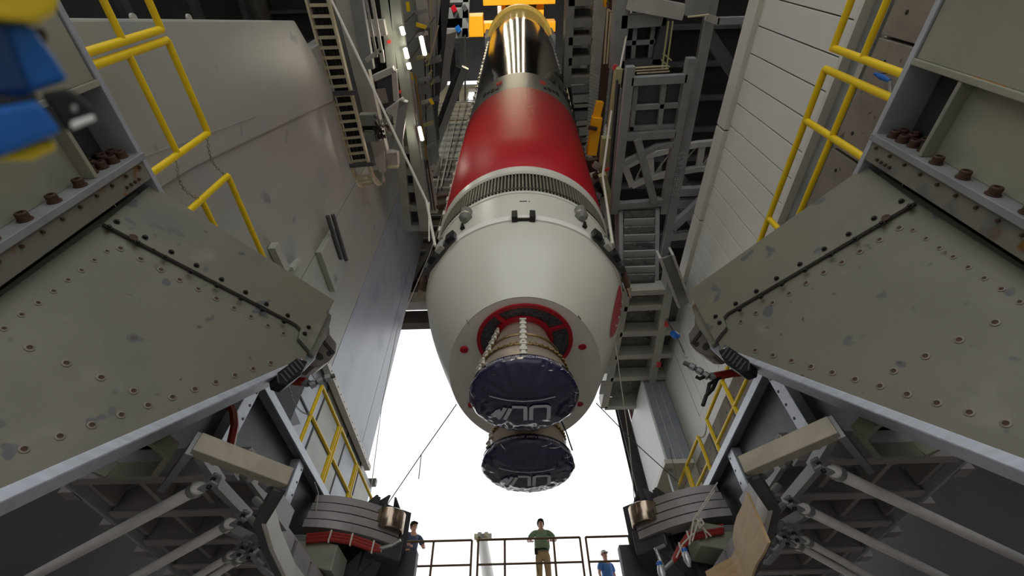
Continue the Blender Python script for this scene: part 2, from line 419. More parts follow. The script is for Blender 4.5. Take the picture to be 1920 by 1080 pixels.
# ================================================================== LAUNCH PLATFORM: side girders, pedestals, rails
boltm = MB().lathe([(.0,.05),(.03,.05),(.034,.04),(.034,0)], n=10).mesh('bolt', 'bolt_rust', True)
bigbolt = MB().lathe([(.0,.05),(.022,.05),(.022,.062),(.036,.062),(.042,.055),(.042,.01),(.052,.01),(.052,0)], n=12).mesh('bolt', 'bolt_rust', True)
def girder(sx, label):
    g = empty('platform_girder', (sx*3.5,1,4.4), label, 'girder')
    def bx(name, x0, y0, z0, x1, y1, z1, mt, bev=.006):
        return MB().box((min(sx*x0,sx*x1),y0,z0),(max(sx*x0,sx*x1),y1,z1)).build(name, mt, g, bevel=bev)
    bx('top_flange', 3.48,-1.5,4.38, 4.0,11.6,4.44, 'plate_edge')
    bx('web', 4.0,-1.5,2.9, 4.06,9.6,4.38, 'girder_dark')
    bx('flush_panel', 3.5,-1.5,1.2, 3.56,.93,4.37, 'girder_paint')
    bx('post_plate', 3.48,.93,-1.6, 4.0,.98,4.38, 'girder_paint')
    bx('stiffener', 3.49,.98,3.80, 4.0,1.56,3.84, 'girder_paint')
    bx('recess_panel', 3.60,.98,-.5, 3.66,1.56,3.80, 'girder_paint')
    bx('recess_panel', 3.80,.98,3.84, 3.86,1.56,4.38, 'girder_dark')
    led = bx('bolt_ledge', 3.44,1.56,-.6, 3.95,1.62,4.40, 'ledge')
    bx('flange_band', 3.47,1.625,-.6, 3.62,1.80,4.36, 'rust_band')
    for x, z in ((3.56,4.27),(3.56,4.15),(3.58,4.03),(3.66,4.30),(3.66,4.18),(3.68,4.05),(3.74,4.25),(3.75,4.1),(3.60,3.92)):
        inst('bolt', bigbolt, frame((sx*x,1.56,z),(0,-1,0)), led)
    for k in range(8): inst('bolt', bigbolt, frame((sx*3.52,1.56,3.66-.29*k),(0,-1,0)), led)
    for k in range(9): inst('rivet', boltm, Matrix.Translation((sx*3.47,1.66,4.28-.2*k)) @ frame((0,0,0),(-sx,0,0)) @ Matrix.Scale(.4,4), led)
    for k in range(4): inst('rivet', boltm, Matrix.Translation((sx*3.47,1.74,4.2-.06*k)) @ frame((0,0,0),(-sx,0,0)) @ Matrix.Scale(.4,4), led)
    # forward part of the girder beyond the pedestal: dark web, vertical strips with holes
    bx('forward_web', 3.66,2.6,2.9, 3.70,10.2,4.37, 'girder_dark')
    bx('flange_lip', 3.46,2.6,4.30, 3.50,11.6,4.44, 'plate_edge')
    for yy in (4.62, 6.55):
        st = bx('vertical_strip', 3.52,yy,2.9, 3.66,yy+.22,4.30, 'plate_edge')
        for k in range(6): inst('bolt_hole', dot, frame((sx*3.519,yy+.17,4.2-.22*k),(-sx,0,0)), st)
    return g
girder(-1, 'beige steel platform girder with rusty bolts beside the left pedestal')
gr_ = girder(1, 'beige steel platform girder with rusty bolts beside the right pedestal')
MB().prism(P([(1824,142),(1888,162),(1882,170),(1850,160),(1826,152)], onX, 3.499), (-.003,0,0)).build('rust_patch', 'rust_patch', gr_)

ringm = MB().lathe([(.032,0),(.036,.006),(.022,.008),(.020,.002)], n=14).mesh('bolt_ring', 'bolt_ring', True)
plugm = MB().lathe([(.0,.004),(.022,.004),(.022,0)], n=12).mesh('bolt_hole', 'bolt_rust', True)
hexm = MB().lathe([(.0,.035),(.018,.035),(.022,.028),(.022,.012),(.034,.012),(.034,0)], n=8).mesh('bolt', 'bolt_dark', True)
nL = Vector((.74,-.67,0)).normalized(); TL = Vector((-2.2,3.44,0))
def loc_left(px, py):                            # photographed point on the left pedestal's side plate -> (outward, height)
    r = ray(px, py); p = r*(nL.dot(TL)/nL.dot(r)); o = Vector((-.671,-.741,0))
    return (p-TL).dot(o), p.z
def pedestal(sx, near, label, seed):
    ty = 3.44 if near else 8.4
    T = Vector((sx*2.2, ty, 0)); o = Vector((sx*.671, -.741 if near else .741, 0))
    n = Vector((-sx*.741, -.671, 0)) if near else Vector((sx*.741, -.671, 0))
    toff = 0 if near else .52
    L = lambda s, h, t=0: T + o*s + n*(t+toff) + Vector((0,0,h))
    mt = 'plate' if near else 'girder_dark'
    e = empty('support_pedestal', (T.x, T.y, 3.4), label, 'pedestal', 'launch platform support pedestals')
    ht = 4.44
    low = [(0,3.42),(0,ht),(2.04,ht-.04),(2.1,1.0),(2.1,.15),(2.02,.15)]
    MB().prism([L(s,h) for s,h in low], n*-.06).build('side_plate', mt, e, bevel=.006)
    # machined edge under the slanting side
    MB().prism([L(-.01,3.42,.004), L(2.03,.13,.004), L(2.10,.22,.004), L(.03,3.46,.004)], n*-.34).build('bottom_edge', 'plate_edge' if near else 'girder_dark', e, bevel=.01)
    MB().prism([L(.12,3.75,-.06), L(.12,ht-.02,-.06), L(2.0,ht-.06,-.06), L(2.0,1.2,-.06)], n*-.75).build('arm_core', 'girder_dark', e)
    # overlay plate along the top, with its notch towards the tip
    ov = [(-.02,ht+.01),(2.06,ht-.03),(2.04,3.66),(.24,3.80),(.18,3.78),(.16,3.64),(-.01,3.56)]
    op = MB().prism([L(s,h,.001) for s,h in ov], n*.045).build('overlay_plate', mt, e, bevel=.005)
    MB().tube([L(2.04,3.655,.02), L(.24,3.795,.02), L(.17,3.76,.02), L(.155,3.63,.02), L(-.01,3.55,.02)], .008, 6).build('weld_bead', 'seam', op)
    if near:
        sp = e.children[0]
        for (a, b) in ((215,422),(200,432),(268,451),(254,461),(317,478),(305,488),(364,503),(353,515),(411,529),(402,541),(456,553),(447,565),(495,575),(487,586),(535,596),(528,608),(574,618),(567,630)):
            s, h = loc_left(a, b); inst('bolt', hexm, frame(L(s,h,.046), n) @ Matrix.Scale(.75,4), op)
        for (a, b) in ((45,842),(112,818),(172,797),(227,778),(277,760),(323,745),(365,730),(404,717),(440,704),(474,692),(507,681),
                       (55,652),(124,681),(189,708),(250,733),(225,466),(263,486),(301,506),(336,525),(371,542),(405,560),(438,578),(470,594),(502,611),(531,626)):
            s, h = loc_left(a, b)
            M = frame(L(s,h,.001), n) @ Matrix.Scale(.82,4); inst('bolt_ring', ringm, M, sp); inst('bolt_hole', plugm, M, sp)
        for (a, b) in ((100,546),(71,568),(40,590),(7,616),(200,471),(176,488),(152,507),(127,525)):
            s, h = loc_left(a, b)
            M = frame(L(s,h,.001), n) @ Matrix.Scale(.6,4); inst('bolt_ring', ringm, M, sp); inst('bolt_hole', plugm, M, sp)
        s, h = loc_left(246,451); inst('bolt_hole', plugm, frame(L(s,h,.047), n) @ Matrix.Scale(1.6,4), op)
        # tip: end block, rounded jaw with three holes, lower shoe with teeth
        tb = MB().prism([L(.10,3.66,-.06),L(.10,4.38,-.06),L(-.10,4.32,-.06),L(-.14,4.0,-.06),L(-.10,3.62,-.06)], n*-.4).build('end_block', 'rust_band', e, bevel=.02)
        j = MB().prism([L(-.04,3.74,-.30),L(.02,4.40,-.30),L(-.10,4.43,-.30),L(-.20,4.38,-.30),L(-.24,4.27,-.30),L(-.36,4.20,-.30),L(-.39,4.05,-.30),L(-.36,3.90,-.30),L(-.29,3.76,-.30),L(-.22,3.70,-.30),L(-.12,3.68,-.30)], n*-.22).build('jaw', 'jaw_steel', e, bevel=.02)
        for s_, h_, r_ in ((-.22,3.87,.05),(-.31,3.98,.034),(-.14,3.77,.034)):
            MB().lathe([(0,.004),(r_,.004),(r_,0)], L(s_,h_,-.299), 16, n).build('jaw_hole', 'black', j)
        MB().bar(L(-.16,4.12,-.295), L(-.36,4.02,-.295), .05, .012, n).build('jaw_slot', 'black', j)
        MB().prism([L(-.02,3.92,-.12),L(-.12,3.92,-.12),L(-.14,3.66,-.12),L(-.08,3.44,-.12),L(.06,3.26,-.12),L(.10,3.36,-.12),L(.0,3.56,-.12)], n*-.12).build('inner_jaw', 'plate_edge', e, bevel=.02)
        sh = MB().prism([L(-.04,3.46,.006),L(.08,3.43,.006),L(.20,3.14,.006),L(.14,3.04,.006),L(.05,3.06,.006),L(-.03,3.25,.006)], n*-.16).build('shoe', 'black_metal', e, bevel=.015)
        for k in range(6):
            t = k/5; s_, h_ = .03+.09*t, 3.38-.26*t
            MB().bar(L(s_-.05,h_-.02,.008), L(s_+.04,h_+.03,.008), .02, .012, n).build('tooth', 'girder_dark', sh)
        MB().prism([L(2.0,.3,-.1),L(2.0,4.36,-.1),L(2.12,4.36,-.1),L(2.12,.3,-.1)], n*-.6).build('back_flange', 'girder_paint', e)
    else:
        # far pedestals: polished half-cylinder saddle with two upright flaps
        c = L(-.05, 3.82, -.30)
        MB().lathe([(.0,0),(.26,0),(.275,.02),(.275,.34),(.25,.36),(.22,.36),(.22,.1)], c, 28).build('saddle_cup', 'polished', e, True)
        MB().prism([L(-.1,3.4,.0),L(-.1,3.8,.0),L(.4,3.95,.0),L(.4,3.2,.0)], n*-.62).build('end_block', 'girder_dark', e, bevel=.02)
        inw = -o
        for k, (u, v) in enumerate((( -.20, .16),(.16,.24))):
            p0 = c + Vector((0,0,.34)) + n*(-u*1.0)
            MB().prism([p0+o*.14, p0-o*.14, p0-o*.02+n*(.12 if k else -.12)+Vector((0,0,.34)), p0+o*.2+Vector((0,0,.24))], n*.04).build('flap', 'girder_dark', e)
        MB().prism([L(.15,4.05,0),L(.35,4.34,0),L(.65,4.38,0),L(.8,4.10,0)], n*-.5).build('saddle_bracket', 'girder_dark', e, bevel=.02)
        MB().prism([L(.9,4.35,.0),L(1.3,4.62,.0),L(1.9,4.40,.0),L(1.9,4.33,0)], n*-.25).build('cover_plate', 'girder_dark', e, bevel=.01)
    return e
pedestal(-1, True, 'large beige pedestal plate with bolt holes filling the left foreground', 1)
pedestal(1, True, 'large beige pedestal plate with bolt holes filling the right foreground', 2)
pedestal(-1, False, 'dark far pedestal with polished cup beside the navy shirted man', 3)
pedestal(1, False, 'dark far pedestal with polished cup at the right end of the walkway rail', 4)

# ---- guard rails
def rail_section(label, p0, p1, z0, ztop, zmid, posts, mt='yellow', group='yellow guard rails', r=.037):
    p0, p1 = Vector(p0), Vector(p1)
    e = empty('guard_rail', (p0.x,p0.y,z0), label, 'railing', group)
    A = lambda t, z: Vector((p0.x+(p1.x-p0.x)*t, p0.y+(p1.y-p0.y)*t, z))
    MB().tube([A(0,ztop),A(1,ztop)], r, 10).build('top_rail', mt, e, True)
    for zm in (zmid if isinstance(zmid, (list,tuple)) else [zmid]): MB().tube([A(0,zm),A(1,zm)], r*.9, 10).build('mid_rail', mt, e, True)
    if mt == 'yellow': MB().tube([A(0,z0+.05),A(1,z0+.05)], r*.5, 8).build('toe_rail', mt, e, True)
    for t in posts:
        po = MB().tube([A(t,z0),A(t,ztop)], r, 10).build('post', mt, e, True)
        MB().box(A(t,z0)-Vector((.05,.05,.0)), A(t,z0)+Vector((.05,.05,.015))).build('foot', mt, po)
    return e
D = 4.44
rail_section('yellow guard rail at the top left edge beside the blurred blue tool', (-3.6,-.7,0), (-3.6,.76,0), D, 5.72, 5.08, (0,1))
rail_section('yellow guard rail between the blue tool and the hanging chains on the left', (-3.6,.86,0), (-3.6,1.83,0), D, 5.74, 5.06, (0,1))
rail_section('yellow guard rail rising behind the left pedestal plate below the chains', (-3.6,2.37,0), (-3.6,4.6,0), D, 5.76, 5.08, (0,.98))
rail_section('far left yellow rail section nearest the left pedestal tip', (-3.6,6.5,0), (-3.6,7.72,0), D, 5.82, 5.16, (0,1))
rail_section('middle yellow rail section along the far left deck edge', (-3.6,7.82,0), (-3.6,9.15,0), D, 5.84, 5.16, (0,1))
rail_section('third yellow rail section along the far left deck edge', (-3.6,9.25,0), (-3.6,11.4,0), D, 5.86, 5.16, (0,1))
rail_section('last yellow rail section at the far left, next to the open sky', (-3.6,11.5,0), (-3.6,12.6,0), D, 5.86, 5.16, (0,1))
rail_section('pale yellow guard rail at the top right above the blue clip', (3.6,-.5,0), (3.6,1.12,0), D, 5.72, 5.18, (0,.985))
rail_section('bright yellow guard rail in front of the white siding on the right', (3.6,1.3,0), (3.6,4.4,0), D, 5.72, 5.14, (0,.18,.60,1))
rail_section('yellow rail section under the red hose bundle of the right pedestal', (3.9,5.4,0), (3.9,7.7,0), D, 5.74, 5.14, (0,.5,1))
rail_section('yellow rail section below the hanging chain, beside the white enclosure', (3.9,8.35,0), (3.9,9.45,0), D, 5.76, 5.14, (0,1))
rail_section('last yellow rail section on the right beyond the white enclosure', (3.9,9.55,0), (3.9,11.0,0), D, 5.76, 5.14, (0,1))
for a, b, posts, lb in (((755,1016),(885,1012),(0,.45,1),'brown walkway rail in front of the navy shirted man'),
                        ((897,1012),(1087,1008),(0,.26,.74,1),'brown walkway rail in front of the green shirted man'),
                        ((1098,1008),(1225,1010),(0,.64,1),'brown walkway rail in front of the man in the white helmet')):
    p, q = onY(*a, 12.5), onY(*b, 12.5); zz = 5.56
    rail_section(lb, (p.x,12.5,0), (q.x,12.5,0), D, zz, zz-.63, posts, 'rail_brown', 'walkway rails', .03)

# ---- chains
def chain(label, p, q, sag, L=.05, pull=(0,0,-1)):
    p, q = Vector(p), Vector(q); n = 40
    pts = [lerp(p,q,t/n)+Vector(pull)*sag*4*(t/n)*(1-t/n) for t in range(n+1)]
    tot = sum((pts[i+1]-pts[i]).length for i in range(n)); k = max(4, int(tot/(L*.8)))
    mb = MB()
    for i in range(k):
        s = (i+.5)/k*n; j = min(int(s), n-1); c = lerp(pts[j], pts[j+1], s-j); d = (pts[j+1]-pts[j]).normalized()
        x = d.orthogonal().normalized(); x = x if i % 2 else d.cross(x)
        ring = [c + d*math.cos(a)*L*.55 + x*math.sin(a)*L*.28 for a in [2*math.pi*u/10 for u in range(10)]]
        mb.tube(ring, L*.09, 5, closed=True)
    return tag(mb.build('safety_chain', 'chain_metal', smooth=True), label, 'chain', 'safety chains in the rail gaps')
chain('left one of the two steel chains hanging from the upper left yellow rail', (-3.6,1.83,5.06), (-3.6,2.37,5.08), .18)
chain('right one of the two steel chains hanging from the upper left yellow rail', (-3.6,1.83,5.74), (-3.6,2.37,5.76), .16)
chain('upper chain looping to the far left yellow rail below the pedestal tip', (-3.6,5.3,5.76), (-3.6,6.5,5.82), .12)
chain('lower chain looping to the far left yellow rail below the pedestal tip', (-3.6,5.3,5.1), (-3.6,6.5,5.16), .22)
chain('upper steel chain hanging across the right yellow rail gap', (3.9,7.7,5.74), (3.9,8.35,5.76), .16)
chain('lower steel chain hanging across the right yellow rail gap', (3.9,7.7,5.14), (3.9,8.35,5.14), .16)

# ================================================================== THE ROCKET
B0 = onY(984, 686, 5.9); B0 = Vector((B0.x, 5.9, 5.63))
T0 = onZ(974.5, 74, 35.0); T0 = Vector((T0.x, T0.y+.0, 35.0))
T0.y = 5.9
axr = (T0-B0).normalized(); exr = (Vector((1,0,0)) - axr*axr.x).normalized(); eyr = axr.cross(exr)
def RK(x, y, z): return B0 + axr*((z-B0.z)/axr.z) + exr*x + eyr*y
def ang(a): return math.sin(a), -math.cos(a)     # a = 0 faces the camera, positive to the right
rk = empty('rocket_booster', B0, 'white red and dark metal rocket booster hanging in the middle', 'rocket')
RR = 1.95
def rlathe(prof, n=96):
    vs = []; mb = MB()
    for r, z in prof:
        for j in range(n):
            s, c = ang(2*math.pi*j/n); vs.append(RK(r*s, r*c, z))
    fs = [(i*n+j, i*n+(j+1)%n, (i+1)*n+(j+1)%n, (i+1)*n+j) for i in range(len(prof)-1) for j in range(n)]
    return mb.add(vs, fs)
rlathe([(RR,18.0),(RR,22),(RR,26.4),(RR,30),(RR,34.4),(RR-.05,34.5),(RR-.05,34.8),(1.2,34.9)]).build('dark_tank', 'rocket_dark', rk, True)
gb = rlathe([(RR+.003,16.05),(RR+.003,18.0)]).build('grey_band', 'rocket_grey', rk, True)
rlathe([(RR+.004,9.62),(RR+.03,9.66),(RR+.035,11.6),(RR+.028,12.0),(RR+.032,15.9),(RR,16.05)]).build('red_wrap', 'rocket_red', rk, True)
rlathe([(RR,9.30),(RR+.045,9.34),(RR+.045,9.58),(RR,9.62)]).build('white_lip', 'rocket_white', rk, True)
rg = rlathe([(RR-.05,8.40),(RR-.05,9.32)]).build('vent_ring', 'slot_dark', rk, True)
mb = MB(); NS = 170
for k in range(NS):
    a = 2*math.pi*k/NS; s, c = ang(a); t = exr*math.cos(a)+eyr*math.sin(a); nrm = exr*s+eyr*c
    mb.obox(RK(s*(RR-.02),c*(RR-.02),8.88), nrm*.03, t*.016, axr*.42)
mb.build('vent_ribs', 'slot_rib', rg, kind='stuff')
rlathe([(RR-.05,8.56),(RR+.012,8.56),(RR+.012,8.62),(RR-.05,8.62)]).build('ring_band', 'slot_dark', rg, True)
rlathe([(RR-.04,8.36),(RR+.02,8.36),(RR+.025,8.44),(RR-.04,8.44)]).build('ring_flange', 'rocket_white', rk, True)
rlathe([(RR,7.42),(RR+.004,8.38)]).build('white_skirt', 'rocket_white', rk, True)
rlathe([(RR-.02,7.28),(RR+.03,7.28),(RR+.03,7.44),(RR-.02,7.44)]).build('skirt_ledge', 'rocket_base', rk, True)
# boat tail: round on top, oval at the base
BA, BB, BOFF = 1.36, 1.90, .36
def tail(a, t):                                   # t 0 at the base, 1 at the top
    s, c = ang(a); k = 1-(1-t)**1.55
    rx = BA+(RR-BA)*k; ry = BB+(RR-BB)*k; oy = BOFF*(1-k)
    return RK(rx*s, ry*c+oy, 5.63+1.66*t)
n = 96; K = 16; vs = [tail(2*math.pi*j/n, i/K) for i in range(K+1) for j in range(n)]
fs = [(i*n+j, i*n+(j+1)%n, (i+1)*n+(j+1)%n, (i+1)*n+j) for i in range(K) for j in range(n)]
bt = MB().add(vs, fs).build('boat_tail', 'rocket_white', rk, True)
def basept(x, y, z=5.628): return RK(x, y, z)
# base plate as a ring around the engine opening
def ellip(a): s, c = ang(a); return (BA*s, BB*c+BOFF)
OC, OR_, OBY = (0.0,-.60), .79, .79
vs = []; fs = []
OPN = lambda a: (.80*math.sin(a), .12-1.45*math.cos(a)*.93)
for j in range(n):
    a = 2*math.pi*j/n
    for q in (ellip(a), tuple(v*.995 for v in ellip(a))): vs.append(basept(*q, 5.63 if q == ellip(a) else 5.61))
bp = MB().add([basept(*ellip(2*math.pi*j/n), 5.62) for j in range(n)], [list(range(n))]).build('base_plate', 'rocket_base', rk)
# engine openings: red ring, spokes and crinkled film round each nozzle
NZ = [(-.03, -.98), (.03, .76)]
for k, (nx, ny) in enumerate(NZ):
    oy = -.62 if k == 0 else .62
    N = 64; mb = MB(); r0, r1 = .80, .73
    vs = []
    for j in range(N):
        s, c = ang(2*math.pi*j/N)
        for r_, z_ in ((.80,5.62),(.80,5.585),(.735,5.585),(.735,5.62)): vs.append(basept(r_*s, oy+r_*c, z_))
    fs = [(j*4+u, ((j+1)%N)*4+u, ((j+1)%N)*4+(u+1)%4, j*4+(u+1)%4) for j in range(N) for u in range(4)]
    rr = mb.add(vs, fs).build('red_ring', 'red_paint', rk, True)
    MB().add([basept(.76*ang(2*math.pi*j/N)[0], oy+.76*ang(2*math.pi*j/N)[1], 5.605) for j in range(N)], [list(range(N))]).build('clear_film', 'film', rr)
    for a in (-38, 62, 140, 215):
        s, c = ang(R(a)); MB().bar(basept(.40*s, ny+(.30 if k == 0 else .07)+.40*c, 5.58), basept(.77*s, oy+.77*c, 5.59), .07, .03).build('spoke', 'red_paint', rr)
    mb = MB()
    vs = []
    for j in range(N):
        s, c = ang(2*math.pi*j/N)
        for r_, z_ in ((.50,5.60),(.50,5.56),(.42,5.56),(.42,5.60)): vs.append(basept(nx+r_*s, ny+(.30 if k == 0 else .07)+r_*c, z_))
    mb.add(vs, fs).build('inner_ring', 'red_paint', rr, True)
# red round plugs
for (a, b) in ((870,656),(1092,650),(1087,757),(884,760)):
    p = onZ(a, b, 5.6); MB().lathe([(0,-.02),(.06,-.02),(.07,-.01),(.07,.02)], p, 20).build('red_plug', 'red_paint', rk, True)
for (a, b) in ((876,600),(1084,592)):
    p = onZ(a, b, 5.64); MB().tube([p, p+Vector((0,-.04,-.06)), p+Vector((.03,-.02,-.12))], .006, 5).build('lanyard_hook', 'black_metal', rk)
# nozzles
def dome(rr): return -.03-.13*(1-min(1,rr/.75)**2.2)
for k, (nx, ny) in enumerate(NZ):
    cant = .20 if k == 0 else .05
    def NP(r, a, z): s, c = ang(a); return RK(nx+r*s, ny+r*c+cant*(z-4.1), z)
    prof = [(.38,5.75),(.42,5.5),(.47,5.25),(.53,5.0),(.60,4.72),(.655,4.45),(.70,4.16),(.705,4.10)]
    N = 56
    def lt(prof, mt, name, par, sm=True, jig=0):
        vs = [NP(r*(1+(jig*math.sin(j*7.3+r*9) if jig else 0)), 2*math.pi*j/N, z+(jig*.3*math.sin(j*3.7+r*11) if jig else 0)) for r, z in prof for j in range(N)]
        f = [(i*N+j, i*N+(j+1)%N, (i+1)*N+(j+1)%N, (i+1)*N+j) for i in range(len(prof)-1) for j in range(N)]
        return MB().add(vs, f).build(name, mt, par, sm)
    nz = lt(prof, 'nozzle', 'nozzle', rk)
    for zc, rc in ((4.62,.628),(4.98,.545)):
        mb = MB().tube([NP(rc, 2*math.pi*j/N, zc) for j in range(N)], .022, 6, closed=True)
        if zc < 4.8:
            for j in range(90):
                c_ = NP(rc+.02, 2*math.pi*j/90, zc+.012*(-1)**j); mb.obox(c_, exr*.014, eyr*.014, axr*.014)
        mb.build('bead_band', 'brass', nz)
    # clip rows down the bell
    for a in (0, -58) if k == 0 else (-62,):
        for u in range(7):
            z_ = 5.45-u*.19; r_ = .44+.22*(5.5-z_)/1.1
            mb = MB(); c_ = NP(r_+.03, R(a), z_); s, c = ang(R(a)); nv = exr*s+eyr*c; tv = exr*math.cos(R(a))+eyr*math.sin(R(a))
            mb.obox(c_, nv*.02, tv*.032, axr*.05); mb.obox(c_+axr*.04+nv*.015, nv*.02, tv*.055, axr*.016); mb.obox(c_-axr*.04+nv*.015, nv*.02, tv*.05, axr*.014)
            mb.build('clip', 'lug', nz, bevel=.008)
    zr = 4.12
    cp = [(.704,zr+.12),(.722,zr+.11),(.738,zr+.06),(.748,zr+.02),(.752,zr-.02),(.72,zr-.055),(.60,zr-.09),(.45,zr-.13),(.28,zr-.15),(.0,zr-.16)]
    NC = 150; fine = []
    for (ra, za), (rb, zb_) in zip(cp, cp[1:]):
        for u in range(4): fine.append((ra+(rb-ra)*u/4, za+(zb_-za)*u/4))
    fine.append(cp[-1]); vs = []
    for r_, z_ in fine:
        for j in range(NC):
            a = 2*math.pi*j/NC; wgt = max(.12, min(1, (r_-.30)/.35)); wgt = 0 if r_ < .01 else wgt
            f1 = noise.noise(Vector((math.sin(a)*4.5, math.cos(a)*4.5, k*5+r_*1.5)))
            f2 = noise.noise(Vector((math.sin(a)*r_*16, math.cos(a)*r_*7, k*9.0)))
            vs.append(NP(max(0, r_+.016*f1*wgt), a, z_+(.030*f1*min(1,(.8-r_)*4 if r_ > .55 else 1)+.018*f2)*wgt))
    f = [(i*NC+j, i*NC+(j+1)%NC, (i+1)*NC+(j+1)%NC, (i+1)*NC+j) for i in range(len(fine)-1) for j in range(NC)]
    cov = MB().add(vs, f).build('nozzle_cover', 'cover_blue', nz, True)
    # pale strips on the side folds, painting in the sky's reflection
    mb = MB()
    for j in range(34):
        a = 2*math.pi*j/34+random.uniform(-.06,.06)
        if abs(math.sin(a)) < .45 and math.cos(a) > 0: continue
        p0, p1 = NP(.757,a,zr+random.uniform(-.02,.02)), NP(.70-random.uniform(0,.12), a+random.uniform(-.35,.35), zr-.075)
        mb.tube([p0, lerp(p0,p1,.5)+axr*-.012, p1], [.004,.009,.002], 5)
    mb.build('fold_glints', 'glint_and_wrap', cov, kind='stuff')
    mb = MB().tube([NP(.722, 2*math.pi*j/N, zr+.115) for j in range(N)], .010, 6, closed=True); mb.build('draw_cord', 'black', cov)
    # warning words round the upper hem, and the maker's letters below, all upside down from here
    def hem(vs_, fs_):
        out = []
        for v in vs_:
            a = -v.x/.72; out.append(NP(.762, a, zr+.055-v.y))
        return out
    vs_, fs_ = text_mesh('REMOVE BEFORE FLIGHT  RETURN TO DENVER', .048)
    MB().add(hem(vs_, fs_), fs_).build('hem_words', 'letter', cov)
    def dz(x, y):
        rr_ = math.hypot(x, y)
        for (ra, za), (rb, zb_) in zip(cp[4:], cp[5:]):
            if rb <= rr_ <= ra: return za+(zb_-za)*(ra-rr_)/(ra-rb)
        return cp[4][1]
    def onc(x, y): return RK(nx+x, ny+y, dz(x,y)-.022)
    # letters drawn as strips: x to the right in the photograph, y away from the camera
    yo = .00
    strokes = [  # U (right), L (middle), slanted A (left)
        [(.34,yo+.31),(.34,yo+.03),(.30,yo),(.14,yo),(.10,yo+.03),(.10,yo+.31)],
        [(.02,yo+.31),(.02,yo+.01),(-.16,yo+.01)],
        [(-.18,yo+.04),(-.27,yo+.31)], [(-.25,yo+.03),(-.36,yo+.31),(-.34,yo+.08),(-.44,yo+.24)],
        [(.42,yo-.17),(.2,yo-.125),(0,yo-.11),(-.2,yo-.125),(-.46,yo-.18)]]
    for si, st in enumerate(strokes):
        wd = .055 if si < 4 else .018
        dense = []
        for p_, q_ in zip(st, st[1:]):
            m_ = 5
            for u in range(m_): dense.append((p_[0]+(q_[0]-p_[0])*u/m_, p_[1]+(q_[1]-p_[1])*u/m_))
        dense.append(st[-1])
        vs = []; fs = []
        for i_, (x, y) in enumerate(dense):
            a_, b_ = dense[max(0,i_-1)], dense[min(len(dense)-1,i_+1)]
            dx, dy = b_[0]-a_[0], b_[1]-a_[1]; l_ = math.hypot(dx,dy) or 1
            vs += [onc(x-dy/l_*wd/2, y+dx/l_*wd/2), onc(x+dy/l_*wd/2, y-dx/l_*wd/2)]
        fs = [(2*i_,2*i_+1,2*i_+3,2*i_+2) for i_ in range(len(dense)-1)]
        MB().add(vs, fs).build('logo_stroke', 'letter', cov)
    if k == 1: MB().tube([NP(.60,R(64),5.0), NP(.70,R(68),4.6), NP(.76,R(70),4.25)], .012, 6).build('strap', 'black', nz)
# fittings on the ledge
def sk(a, r, z): s, c = ang(a); return RK(s*r, c*r, z), exr*s+eyr*c, exr*math.cos(a)+eyr*math.sin(a)
for a in (R(-4.5), R(4.5)):
    p, nv, tv = sk(a, RR+.05, 7.36); MB().obox(p, nv*.06, tv*.05, axr*.12).build('ledge_block', 'black_metal', rk, bevel=.01)
p, nv, tv = sk(0, RR+.03, 7.28); MB().obox(p, nv*.02, tv*.12, axr*.02).build('ledge_bar', 'black_metal', rk)
for sgn in (-1, 1):
    p, nv, tv = sk(sgn*R(52), RR+.06, 7.36)
    f0 = MB().obox(p, nv*.06, tv*.52, axr*.09).build('hold_down_fitting', 'steel_dark', rk, bevel=.02)
    for k in range(4):
        p2, n2, t2 = sk(sgn*R(40+8*k), RR+.13, 7.36); MB().obox(p2, n2*.05, t2*.09, axr*.11).build('lug_plate', ('black','steel_light','black','steel_dark')[k], f0, bevel=.01)
    p2, n2, t2 = sk(sgn*R(70), RR+.12, 7.30)
    MB().tube([p2+axr*.16, p2-axr*.02, p2+t2*sgn*.18-axr*.12], .06, 10).build('latch_arm', 'bolt_rust', f0, True)
    MB().tube([p2+t2*sgn*.18-axr*.12, p2+t2*sgn*.34-axr*.26], [.05,.02], 8).build('latch_pin', 'polished', f0, True)
    # sensor wrapped in plastic
    p2, n2, t2 = sk(sgn*R(33), RR+.07, 8.02)
    MB().tube([p2+axr*.22, p2+axr*.12, p2, p2-axr*.12, p2-axr*.2], [.04,.12,.10,.13,.05], 9).build('wrapped_sensor', 'rocket_grey', rk, True)
    p2, n2, t2 = sk(sgn*R(35), RR+.03, 7.62); MB().tube([p2, p2+axr*.14+n2*.03], [.05,.02], 8).build('small_knob', 'black_metal', rk)
p, nv, tv = sk(0, RR+.006, 8.02); MB().obox(p, nv*.003, tv*.07, axr*.012).build('marking', 'black', rk)
p, nv, tv = sk(R(3.4), RR+.006, 8.02); MB().obox(p, nv*.003, tv*.012, axr*.012).build('marking', 'black', rk)
# red access panel low on the right side
vs = []; M_ = 24; RG = 6
for i in range(RG+1):
    for j in range(M_):
        a = 2*math.pi*j/M_; u = max(.001, i/RG); q = tail(R(74)+math.sin(a)*.13*u, .60+math.cos(a)*.34*u); cq = RK(0,.1,q.z); vs.append(q+(q-cq).normalized()*.012)
pa = MB().add(vs, [(i*M_+j, i*M_+(j+1)%M_, (i+1)*M_+(j+1)%M_, (i+1)*M_+j) for i in range(RG) for j in range(M_)]).build('red_access_panel', 'red_paint', rk, True)
for j in range(5):
    q = tail(R(75), .40+.11*j); cq = RK(0,.1,q.z); q = q+(q-cq).normalized()*.03
    MB().tube([q+axr*.03, q+(q-cq).normalized()*.03, q-axr*.03], .01, 6).build('panel_handle', 'galv', pa)
